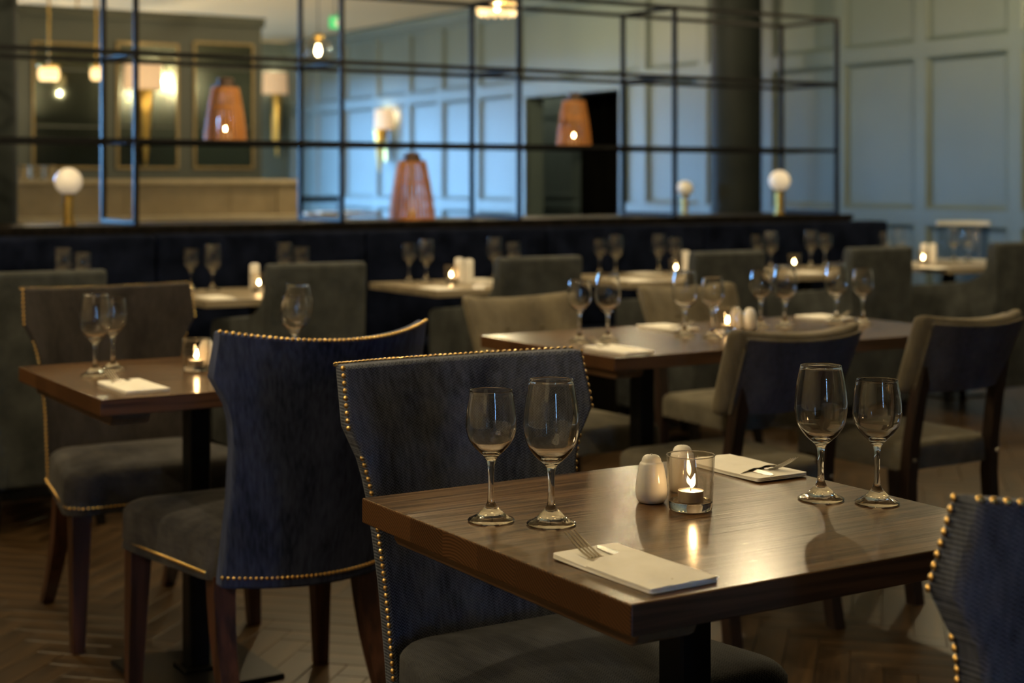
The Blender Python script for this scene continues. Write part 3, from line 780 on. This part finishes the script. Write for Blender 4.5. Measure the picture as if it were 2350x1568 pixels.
navy_chair('navy herringbone chair with brass nailheads tucked under the nearest table, seen from the front', (1.376, 2.012, 0), FR, 'navy_herringbone', 'navy_velvet', 'navy_twill', .085, .008, .96, .012, buttons=False)
navy_chair('navy chair with brass nailheads cut off by the right edge of the picture', (1.45, 1.435, 0), 0, 'navy_herringbone', 'navy_herringbone', 'navy_twill', .10, .010)
navy_chair('blue velvet chair seen from behind, between the left table and the nearest one', (1.418, 3.455, 0), 0, 'navy_velvet', 'navy_velvet', 'velvet_seat', .13, .02, .965, 0.0, side=False, hem=True, backhem=True)
navy_chair('dark nailhead chair on the far side of the left table, facing the camera', (1.40, 4.22, 0), FR, 'dark_velvet', 'dark_velvet', 'velvet_seat', .085, .010, hem=True)

def pad_chair(label, loc, rz, wide=.205):
    t = thing('upholstered_chair', label, 'chair', loc, rz, 'beige padded dining chairs')
    zb, zt, T = .615, .858, .075
    def P(u, v, off):
        x = u * (wide * (.93 + .07 * v)); z = zb + (zt - zb) * v + .018 * (u * u - 1) * v ** 3
        return Vector((x, -.20 - .10 * v - .055 * (1 - u * u) + off, z))
    NU, NV = 14, 8; vs, fs = [], []
    for off in (1, -1):
        for r in range(NV + 1):
            for i in range(NU + 1):
                u, v = -1 + 2 * i / NU, r / NV
                puff = (1 - u ** 6) * (1 - (2 * v - 1) ** 6)
                vs.append(P(u, v, off * (T / 2 - .012 + .012 * puff)))
    nr = NU + 1; NB = nr * (NV + 1)
    for r in range(NV):
        for i in range(NU):
            a = r * nr + i; fs += [(a, a + 1, a + nr + 1, a + nr), (NB + a, NB + a + 1, NB + a + nr + 1, NB + a + nr)]
        for i in (0, NU): a = r * nr + i; fs.append((a, a + nr, NB + a + nr, NB + a))
    for r in (0, NV):
        for i in range(NU): a = r * nr + i; fs.append((a, a + 1, NB + a + 1, NB + a))
    bk = link('backrest', mesh_from(vs, fs, 'pad'), 'beige_linen', t, smooth=1.0)
    bv = bk.modifiers.new('soft edge', 'BEVEL'); bv.width = .02; bv.segments = 4; bv.limit_method = 'ANGLE'; bv.angle_limit = .9
    # outside panel, inset with piping
    vs, fs = [], []; n1, n2 = 12, 7
    for lay in (-.003, .012):
        for r in range(n2 + 1):
            for i in range(n1 + 1):
                u, v = (-1 + 2 * i / n1) * .89, .0 + .86 * r / n2
                vs.append(P(u, v + .03, -(T / 2) + lay - (.004 * (1 - u ** 4) if lay < 0 else 0)))
    nr = n1 + 1; NB = nr * (n2 + 1)
    for r in range(n2):
        for i in range(n1): a = r * nr + i; fs += [(a, a + 1, a + nr + 1, a + nr), (NB + a, NB + a + 1, NB + a + nr + 1, NB + a + nr)]
        for i in (0, n1): a = r * nr + i; fs.append((a, a + nr, NB + a + nr, NB + a))
    for r in (0, n2):
        for i in range(n1): a = r * nr + i; fs.append((a, a + 1, NB + a + 1, NB + a))
    link('outside_panel', mesh_from(vs, fs, 'panel'), 'denim_panel', bk, smooth=1.0)
    pp = [P(-.905, .04 + .86 * k / 8, -T / 2 - .001) for k in range(9)] + [P(-.905 + 1.81 * k / 12, .90, -T / 2 - .001) for k in range(1, 13)] + [P(.905, .90 - .86 * k / 8, -T / 2 - .001) for k in range(1, 9)]
    link('piping', tube_me(pp, .0045, 6), 'beige_linen', bk, smooth=1.0)
    for bx in (-.075, .075):
        p = P(bx / wide, .52, T / 2); link('button', dome_me(.011, .006, 12), 'beige_linen', bk, loc=p + Vector((0, -.003, 0)), rot=(-PI / 2 - .4, 0, 0), smooth=3.2)
    link('seat', cushion_me(rrect(.200, .225, -.225, .235, .05), .385, .465, .02, .03), 'beige_seat', t, smooth=1.0)
    for sx in (-1, 1):
        link('leg', leg_me((sx * .195, .19, .39), (sx * .216, .2, 0), .021, .016), 'dark_leg', t, smooth=.5)
        link('leg', leg_me((sx * .165, -.275, .70), (sx * .185, -.26, 0), .0185, .019, .045), 'dark_leg', t, smooth=.5)
        link('bolt', dome_me(.007, .004, 8), 'steel', t, loc=(sx * .178, -.252, .42), rot=(PI / 2, 0, 0))
    return t
pad_chair('beige padded chair at the long table, seen from behind, left of the right tall glasses', (2.835, 3.42, 0), 0, .225)
pad_chair('beige padded chair at the right end of the long table, cut by the picture edge', (3.57, 3.47, 0), 0, .215)
pad_chair('beige chair with button tufts across the long table, left one', (2.815, 4.20, 0), FR, .225)
pad_chair('beige chair with button tufts across the long table, right one behind the glasses', (3.63, 4.30, 0), FR, .225)

def host_chair(label, loc, rz=0.0):
    t = thing('host_armchair', label, 'armchair', loc, rz, 'grey armchairs facing the banquette')
    hwid = .205
    bk = [(-.31, .16), (-.225, .16), (-.235, .60), (-.27, .915), (-.285, .925), (-.325, .925), (-.338, .912), (-.325, .60)]
    link('backrest', prism_me(bk, 0, -hwid, hwid, .012, 3), 'grey_linen', t, smooth=.9)
    prof = [(-.32, .16), (-.31, .60), (-.30, .80), (-.285, .87)]
    for i in range(1, 11):
        k = i / 10; prof.append((-.285 + .02 * k + .26 * k ** 1.6, .87 - .17 * math.sin(PI / 2 * k ** .75)))
    prof += [(.12, .685), (.24, .675), (.285, .66), (.29, .62), (.28, .16)]
    for sx in (-1, 1):
        a0, a1 = sorted((sx * .147, sx * .211))
        link('armrest', prism_me(prof, 0, a0, a1, .01, 3), 'grey_linen', t, smooth=.9)
    link('seat', cushion_me(rrect(.145, .145, -.22, .28, .03), .30, .45, .015, .03), 'grey_linen', t, smooth=1.0)
    box('base_rail', (-.142, .142, -.22, .26, .18, .30), 'grey_linen', t)
    for sx in (-1, 1):
        for y, b in ((-.28, -.31), (.24, .245)): link('leg', leg_me((sx * .178, y, .17), (sx * .19, b, 0), .02, .014), 'black_wood', t, smooth=.5)
    return t
ords = ['first', 'second', 'third', 'fourth', 'fifth', 'sixth']
GX = [1.47, 2.51, 3.53, 4.55, 5.46, 6.53]
h0 = None
for i, gx in enumerate(GX):
    lb = ['grey armchair at the left picture edge, back to the camera', 'grey armchair behind the blue velvet chair, back to the camera', 'grey armchair in the middle of the row facing the banquette', 'grey armchair behind the right half of the long table, small in view', 'grey armchair second from the right in the row facing the banquette', 'grey armchair at the right picture edge with a sweeping arm'][i]
    gy = [5.83, 5.82, 5.79, 5.77, 5.72, 5.77][i]
    if h0 is None: h0 = host_chair(lb, (gx, gy, 0))
    else: dup(h0, lb, (gx, gy, 0))

# pale acrylic chair beyond the last table
ax, ay = 7.78, 6.95
t = thing('acrylic_chair', 'clear pale acrylic chair beyond the last pale table by the wall', 'chair', (ax, ay, 0), math.radians(140))
def arc_shell(r0, r1, z0, z1, a0, a1, n=16):
    vs, fs = [], []
    for r in (r0, r1):
        for z in (z0, z1):
            for i in range(n + 1): a = a0 + (a1 - a0) * i / n; vs.append((r * math.sin(a), -r * math.cos(a) + .12, z))
    m = n + 1
    for i in range(n): fs += [(i, i + 1, m + i + 1, m + i), (2 * m + i, 2 * m + i + 1, 3 * m + i + 1, 3 * m + i), (i, i + 1, 2 * m + i + 1, 2 * m + i), (m + i, m + i + 1, 3 * m + i + 1, 3 * m + i)]
    fs += [(0, m, 3 * m, 2 * m), (n, m + n, 3 * m + n, 2 * m + n)]
    return mesh_from(vs, fs)
link('backrest', arc_shell(.24, .228, .50, .97, -.75, .75), 'acrylic', t, smooth=.6)
link('top_rim', arc_shell(.245, .223, .955, .985, -.78, .78), 'acrylic_rim', t, smooth=.6)
link('lower_rim', arc_shell(.25, .220, .70, .735, -1.1, 1.1), 'acrylic_rim', t, smooth=.6)
box('seat', (-.22, .22, -.2, .24, .44, .465), 'acrylic_rim', t, .01)
for sx in (-1, 1):
    link('leg', leg_me((sx * .19, .19, .44), (sx * .2, .21, 0), .016, .012), 'acrylic_rim', t); link('leg', leg_me((sx * .19, -.16, .44), (sx * .2, -.22, 0), .016, .012), 'acrylic_rim', t)

# ------------------------------------------------------------------ tables
TZ = .76
def wood_table(label, x0, x1, y0, y1, peds, th=.038, mats=('table_wood', 'table_edge', 'table_end'), cleat=True, group='brown pedestal tables'):
    cx, cyy = (x0 + x1) / 2, (y0 + y1) / 2; a, b = (x1 - x0) / 2, (y1 - y0) / 2
    t = thing('dining_table', label, 'table', (cx, cyy, 0), 0, group)
    bm = bmesh.new(); bmesh.ops.create_cube(bm, size=1)
    for v in bm.verts: v.co = Vector((v.co.x * 2 * a, v.co.y * 2 * b, TZ - th / 2 + v.co.z * th))
    bmesh.ops.bevel(bm, geom=bm.edges[:], offset=.0022, segments=2, affect='EDGES', profile=.5)
    bm.normal_update()
    for f in bm.faces: f.material_index = 0 if abs(f.normal.z) > .6 else (2 if abs(f.normal.x) > .6 else 1)
    me = bpy.data.meshes.new('top'); bm.to_mesh(me); bm.free()
    link('tabletop', me, list(mats), t)
    if cleat:
        for s in (-1, 1):
            px0, px1 = sorted((s * (a - .035), s * (a - .125)))
            zt = TZ - th
            poly = [(-b + .035, zt), (b - .035, zt), (b - .035, zt - .012), (b - .040, zt - .022), (b - .050, zt - .028), (-b + .050, zt - .028), (-b + .040, zt - .022), (-b + .035, zt - .012)]
            link('cleat', prism_me(poly, 0, px0, px1, .002, 1), 'cleat_wood', t)
    for dx in peds:
        box('pedestal', (dx - .0285, dx + .0285, -.0285, .0285, .018, TZ - th - .016), 'black_steel', t, .004)
        box('base_plate', (dx - .17, dx + .17, -.17, .17, 0, .012), 'black_steel', t, .004)
        box('base_collar', (dx - .045, dx + .045, -.045, .045, .012, .02), 'black_steel', t, .002)
        box('top_bracket', (dx - .19, dx + .19, -.025, .025, TZ - th - .016, TZ - th), 'black_steel', t)
        box('top_bracket', (dx - .025, dx + .025, -.19, .19, TZ - th - .0165, TZ - th - .0005), 'black_steel', t)
    return t
wood_table('square dark wood table nearest the camera, set for two', 1.040, 1.745, 1.42, 2.118, [0])
wood_table('dark wood table at the left with a candle and two glasses', 1.012, 1.72, 3.37, 4.09, [0])
wood_table('long dark wood table set for four in the middle right', 2.455, 3.92, 3.43, 4.155, [-.37, .37])
PT = [(1.15, 1.87), (2.21, 2.93), (3.28, 4.0), (4.33, 5.05), (5.40, 6.12), (6.52, 7.24)]
PNAME = ['pale table at far left', 'second pale table from the left', 'third pale table from the left', 'fourth pale table from the left', 'fifth pale table from the left', 'last pale table at far right']
for (a, b), n in zip(PT, PNAME):
    wood_table(n + ' along the banquette, set for two', a, b, 5.93, 6.60 if b < 7.2 else 6.6, [0], .03, ('pale_wood', 'pale_edge', 'pale_edge'), False, 'pale tables along the banquette')

# ------------------------------------------------------------------ glassware
def glass_me(H, foot, prof, inner0):
    def smooth(pts, k=4):
        out = []
        for i in range(len(pts) - 1):
            p0, p1, p2, p3 = (Vector(pts[max(0, min(len(pts) - 1, i + d))]) for d in (-1, 0, 1, 2))
            for j in range(k):
                t = j / k
                out.append(tuple(.5 * ((2 * p1) + (p2 - p0) * t + (2 * p0 - 5 * p1 + 4 * p2 - p3) * t * t + (3 * p1 - p0 - 3 * p2 + p3) * t ** 3)))
        return out + [tuple(pts[-1])]
    body = smooth(prof); rim = prof[-1][0]
    o = [(.0005, 0), (foot - .002, .0), (foot, .0016), (foot - .0012, .0034), (foot * .80, .0058), (foot * .60, .0098)] + body[:-1]
    o += [(rim + .0004, H - .0016), (rim + .0005, H - .0006), (rim, H)]
    th = .0012; inn = [(rim - .0010, H - .0004), (rim - .0012, H - .0016)]
    for r_, z_ in reversed(body):
        if z_ < inner0 + .006 or z_ > H - .003: continue
        inn.append((r_ - th - .0035 * max(0, 1 - (z_ - inner0) / .02), z_))
    inn += [(inn[-1][0] * .75, inner0 + .0032), (inn[-1][0] * .4, inner0 + .001), (.0004, inner0)]
    return lathe_me(o + inn, 56, True, True)
GL = glass_me(.205, .0352, [(.0140, .0170), (.0075, .0245), (.0051, .034), (.0046, .050), (.0052, .068), (.0066, .0785), (.0095, .0845), (.0165, .0905), (.0258, .0995), (.0352, .1140), (.0393, .1330), (.0396, .1480), (.0376, .1700), (.0345, .1880), (.0308, .205)], .0925)
GS = glass_me(.187, .0335, [(.0130, .0165), (.0074, .0235), (.0052, .031), (.0043, .052), (.0046, .074), (.0060, .0835), (.0082, .0895), (.0138, .0955), (.0232, .1045), (.0318, .1165), (.0360, .1300), (.0366, .1400), (.0352, .1580), (.0330, .1740), (.0304, .187)], .0975)
for m_ in (GL, GS):
    m_.materials.append(MATS['wine_glass']); m_.materials.append(MATS['glass_foot']); m_.polygons.foreach_set('material_index', [1 if .002 < p.center.z < .028 else 0 for p in m_.polygons]); m_.polygons.foreach_set('use_smooth', [True] * len(m_.polygons)); m_.set_sharp_from_angle(angle=1.2)
def wine(big, label, x, y, rz=None):
    o = bpy.data.objects.new('large_wine_glass' if big else 'small_wine_glass', GL if big else GS); COL.objects.link(o)
    o.location = (x, y, TZ + .0004); o.rotation_euler = (0, 0, random.uniform(0, 6))
    tag(o, label, 'wine glass', 'large wine glasses' if big else 'small wine glasses')
def set_of(label_t, pts):
    nm = ['smaller wine glass of the left pair on the ', 'taller wine glass of the left pair on the ', 'taller wine glass of the right pair on the ', 'smaller wine glass of the right pair on the ']
    for i, p in enumerate(pts):
        if p: wine(i in (1, 2), nm[i] + label_t, *p)
set_of('nearest dark wood table', [PZ(1127, 1196, TZ), PZ(1265, 1204, TZ), PZ(1884, 1147, TZ), PZ(2013, 1156, TZ)])
def atY(px, y): return PY(px, 0, y)[0], y
set_of('dark wood table at the left', [atY(259, 3.88), atY(219, 3.80), atY(683, 3.86), atY(676, 3.68)])
set_of('left half of the long table', [atY(1330, 3.83), atY(1395, 3.82), atY(1571, 3.80), atY(1635, 3.72)])
set_of('right half of the long table', [atY(1746, 3.90), atY(1801, 3.87), atY(1919, 3.89), atY(1980, 3.80)])
GPX = [(None, None, 145, 190), (438, 488, 653, 693), (939, 978, 1135, 1178), (1377, 1413, 1512, 1549), (1737, 1769, 1861, 1894), (2031, 2065, 2189, 2222)]
for tn, row in zip(PNAME, GPX):
    ys = (6.52, 6.47, 6.49, 6.42)
    if tn.startswith('last'): ys = (6.54, 6.52, 6.42, 6.38)
    set_of(tn, [atY(p, y) if p else None for p, y in zip(row, ys)])

# ------------------------------------------------------------------ candles, shakers
def candle(label, x, y):
    t = thing('tealight_holder', label, 'candle', (x, y, TZ + .0004), random.uniform(0, 6), 'lit tealights in glass tumblers')
    wall = [(.0325, .0135), (.0356, .080), (.0350, .0812), (.0338, .080), (.0308, .0135)]
    link('glass_wall', lathe_me(wall, 40, False, False), 'tumbler_glass', t, smooth=.9)
    link('glass_rim', lathe_me([(.0356 + .0009 * math.cos(a), .0806 + .0009 * math.sin(a)) for a in [2 * PI * i / 8 for i in range(9)]], 40, False, False), 'wine_glass', t, smooth=3.2)
    link('glass_base', lathe_me([(.001, 0), (.0295, .0), (.0318, .002), (.0325, .0135), (.0308, .0135), (.028, .0115), (.001, .011)], 40), 'wine_glass', t, smooth=.9)
    tl = link('tealight', lathe_me([(.0185, .0122), (.019, .0128), (.019, .0285), (.0184, .0285), (.0182, .0265)], 32, True, False), 'tin', t, smooth=.6)
    link('wax', lathe_me([(.0181, .0140), (.0181, .0268), (.012, .0274), (.002, .0272)], 32), 'wax', tl, smooth=.5)
    link('wick', tube_me([(0, 0, .027), (.0003, 0, .031), (.001, 0, .034)], .0006, 6), 'wick', tl)
    link('flame', lathe_me(FLAME, 10), 'flame', t, loc=(.0012, 0, .032), rot=(0, .25, 0), smooth=1)
    return t
c0 = None
def put_candle(label, x, y):
    global c0
    if c0 is None: c0 = candle(label, x, y)
    else: dup(c0, label, (x, y, TZ + .0004), random.uniform(0, 6))
put_candle('lit tealight in a glass tumbler on the nearest dark wood table', *PZ(1585, 1170, TZ))
put_candle('lit tealight in a glass tumbler on the left dark wood table', *atY(450, 3.76))
put_candle('lit tealight in a glass tumbler on the long dark wood table', *atY(1668, 3.80))
for tn, p, y in zip(PNAME[1:], (594, 1036, 1551, 1823, 2118), (6.30, 6.36, 6.30, 6.36, 6.34)):
    put_candle('lit tealight in a glass tumbler on the ' + tn, *atY(p, y))
SHK = lathe_me([(.016, 0), (.0195, .001), (.0225, .006), (.0242, .014), (.0243, .020), (.0225, .036), (.0195, .052), (.0180, .0585), (.0168, .0605), (.0158, .0608), (.0150, .0622), (.0142, .066), (.0118, .0695), (.0075, .0718), (.002, .0725)], 36)
SHK.materials.append(MATS['porcelain'])
TSH = lathe_me([(.019, 0), (.0215, .002), (.022, .010), (.0218, .105), (.021, .111), (.018, .1155), (.010, .118), (.002, .1185)], 28)
TSH.materials.append(MATS['porcelain'])
for m_ in (SHK, TSH): m_.polygons.foreach_set('use_smooth', [True] * len(m_.polygons))
HOLE = lathe_me([(.0011, 0), (.0011, .0006)], 8); HOLE.materials.append(MATS['wick'])
def shaker(me, label, x, y, nholes, top):
    t = thing('shaker', label, 'shaker', (x, y, TZ + .0004), 0, 'white porcelain shakers')
    o = bpy.data.objects.new('body', me); COL.objects.link(o); o.parent = t
    for i in range(nholes):
        a = 2 * PI * i / nholes; r = .0035 if nholes > 1 else 0
        h = bpy.data.objects.new('pour_hole', HOLE); COL.objects.link(h); h.parent = t; h.location = (r * math.cos(a), r * math.sin(a), top)
shaker(SHK, 'white porcelain shaker left of the candle on the nearest table', *PZ(1495, 1153, TZ), 3, .0720)
shaker(SHK, 'white porcelain shaker behind the candle glass on the nearest table', *PZ(1566, 1128, TZ), 1, .0720)
shaker(SHK, 'white porcelain shaker beside the candle on the left table', *atY(474, 3.82), 3, .0720)
shaker(SHK, 'white porcelain shaker nearer the candle on the long table', *atY(1690, 3.86), 3, .0720)
shaker(SHK, 'white porcelain shaker right of its twin on the long table', *atY(1721, 3.84), 1, .0720)
for tn, ps in zip(PNAME[1:], ((584, None), (1054, 1076), (1573, None), (None, None), (2121, 2141))):
    for j, p in enumerate(ps):
        if p: shaker(TSH, ('tall white cylinder shaker, left one, on the ' if j == 0 else 'tall white cylinder shaker, right one, on the ') + tn, *atY(p, (6.38, 6.26)[j] if tn[0] == 't' else (6.42, 6.40)[j]), 3, .1182)

# ------------------------------------------------------------------ napkins and cutlery
def napkin_me(w, l, layers=3, th=.0014):
    """folded paper napkin; local +y is towards the open pocket; a raised flap makes the pocket"""
    bm = bmesh.new(); rnd = random.Random(3)
    for k in range(layers):
        z0 = k * th * 1.2; ins = .0014 * rnd.uniform(-.2, 1)
        pts = rrect(w / 2 - ins, w / 2 - ins * .5, -l / 2 + ins, l / 2, .006, 3); n = len(pts); lo, hi = [], []
        for x, y in pts:
            lift = .007 * max(0, y / l) ** 2 * (1 + k * .3)
            lo.append(bm.verts.new((x, y, z0 + lift))); hi.append(bm.verts.new((x, y, z0 + th + lift)))
        bm.faces.new(lo[::-1]); bm.faces.new(hi)
        for i in range(n): j = (i + 1) % n; bm.faces.new((lo[i], lo[j], hi[j], hi[i]))
    zb = layers * th * 1.2; NX, NY = 12, 14; g = [[[], []] for _ in range(NX + 1)]
    for i in range(NX + 1):
        u = -1 + 2 * i / NX
        for j in range(NY + 1):
            v = j / NY; y = -l / 2 + .001 + v * l * (.70 + .07 * u); x = u * (w / 2)
            hgt = .0050 * (1 - abs(u) ** 5) * min(1, v * 3) + .0006 * math.sin(9 * u + 5 * v)
            for q in (0, 1): g[i][q].append(bm.verts.new((x, y, zb + max(0, hgt) + q * .0011)))
    for i in range(NX):
        for j in range(NY):
            bm.faces.new((g[i][0][j], g[i][0][j + 1], g[i + 1][0][j + 1], g[i + 1][0][j])); bm.faces.new((g[i][1][j], g[i + 1][1][j], g[i + 1][1][j + 1], g[i][1][j + 1]))
        for j in (0, NY): bm.faces.new((g[i][0][j], g[i + 1][0][j], g[i + 1][1][j], g[i][1][j]))
    for j in range(NY):
        for i in (0, NX): bm.faces.new((g[i][0][j], g[i][0][j + 1], g[i][1][j + 1], g[i][1][j]))
    bmesh.ops.recalc_face_normals(bm, faces=bm.faces)
    me = bpy.data.meshes.new('napkin'); bm.to_mesh(me); bm.free(); me.materials.append(MATS['paper'])
    me.polygons.foreach_set('use_smooth', [True] * len(me.polygons)); me.set_sharp_from_angle(angle=.7); return me
NAP = napkin_me(.105, .205); NAPS = napkin_me(.105, .19, 2)
def fork_me():
    bm = bmesh.new()
    def add(me):
        bm.from_mesh(me)
    # tines and head along +y ; handle along -y
    for i in range(4):
        x = (i - 1.5) * .0062
        add(tube_me([(x * .95, .0, .0004), (x, .012, .0045), (x, .030, .0135), (x * .97, .050, .0255)], [.0020, .0019, .0017, .0009], 6, .7))
    add(prism_me([(-.0118, .004), (-.0118, -.006), (-.009, -.016), (-.004, -.028), (-.0032, -.04), (.0032, -.04), (.004, -.028), (.009, -.016), (.0118, -.006), (.0118, .004)], 2, -.0010, .0012))
    add(tube_me([(0, -.036, .0003), (0, -.06, .0000), (0, -.10, -.0002), (0, -.135, -.0004)], [.0031, .0032, .0045, .0058], 8, .45))
    me = bpy.data.meshes.new('fork'); bm.to_mesh(me); bm.free(); me.materials.append(MATS['steel'])
    me.polygons.foreach_set('use_smooth', [True] * len(me.polygons)); me.set_sharp_from_angle(angle=.8); return me
def knife_me():
    bm = bmesh.new()
    bl = [(-.008, -.02), (-.0085, .03), (-.008, .06), (-.005, .078), (.0015, .086), (.0070, .085), (.0085, .06), (.0085, -.02)]
    bm.from_mesh(prism_me(bl, 2, -.0008, .0008, .0004, 1))
    bm.from_mesh(tube_me([(0, -.018, 0), (0, -.03, 0), (0, -.045, 0), (0, -.06, 0)], [.006, .0064, .007, .0065], 8, .5))
    me = bpy.data.meshes.new('knife'); bm.to_mesh(me); bm.free(); me.materials.append(MATS['steel'])
    me.polygons.foreach_set('use_smooth', [True] * len(me.polygons)); me.set_sharp_from_angle(angle=.6); return me
FORK, KNIFE = fork_me(), knife_me()
def place(name, me, label, cat, group, loc, rot):
    o = bpy.data.objects.new(name, me); COL.objects.link(o); o.location = loc; o.rotation_euler = rot; return tag(o, label, cat, group)
def setting(x, y, rz, where, cutlery=True, small=False):
    place('paper_napkin', NAPS if small else NAP, 'white folded paper napkin ' + where, 'napkin', 'white paper napkins', (x, y, TZ + .0006), (0, 0, rz))
    if cutlery:
        c, s = math.cos(rz), math.sin(rz)
        def w(lx, ly): return x + lx * c - ly * s, y + lx * s + ly * c
        fx, fy = w(-.020, .050); kx, ky = w(.014, .012)
        place('fork', FORK, 'steel fork slipped into the napkin ' + where, 'fork', 'steel forks', (fx, fy, TZ + .0078), (math.radians(.5), 0, rz + .12))
        place('knife', KNIFE, 'steel knife slipped into the napkin ' + where, 'knife', 'steel knives', (kx, ky, TZ + .0080), (math.radians(.5), math.radians(4), rz - .02))
# nearest table: near napkin (pocket towards +y), far napkin (pocket towards -y)
setting(1.134, 1.545, 0.03, 'at the near corner of the nearest table')
setting(1.686, 1.985, PI - .02, 'at the far corner of the nearest table')
nx, ny = PZ(305, 890, TZ); setting(nx, ny, .03, 'on the dark wood table at the left')
nx, ny = PZ(1420, 806, TZ); setting(nx, ny, .02, 'at the near left end of the long table', True)
nx, ny = atY(1532, 4.02); setting(nx, ny, PI, 'on the far left side of the long table')
nx, ny = atY(1893, 4.02); setting(nx, ny, PI - .05, 'on the far right side of the long table')
for tn, a, b in (('second', 495, None), ('third', 1005, 1105), ('fourth', 1455, 1480), ('fifth', 1850, None), ('last', 2135, 2095)):
    for p, y, rz, w in ((a, 6.04, 0, 'near side of the '), (b, 6.42, PI, 'far side of the ')):
        if p:
            nx, ny = atY(p, y)
            full = [q for q in PNAME if q.startswith(tn)][0]
            setting(nx, ny, rz, 'on the ' + w + full, False, True)
print('objects', len(bpy.data.objects))
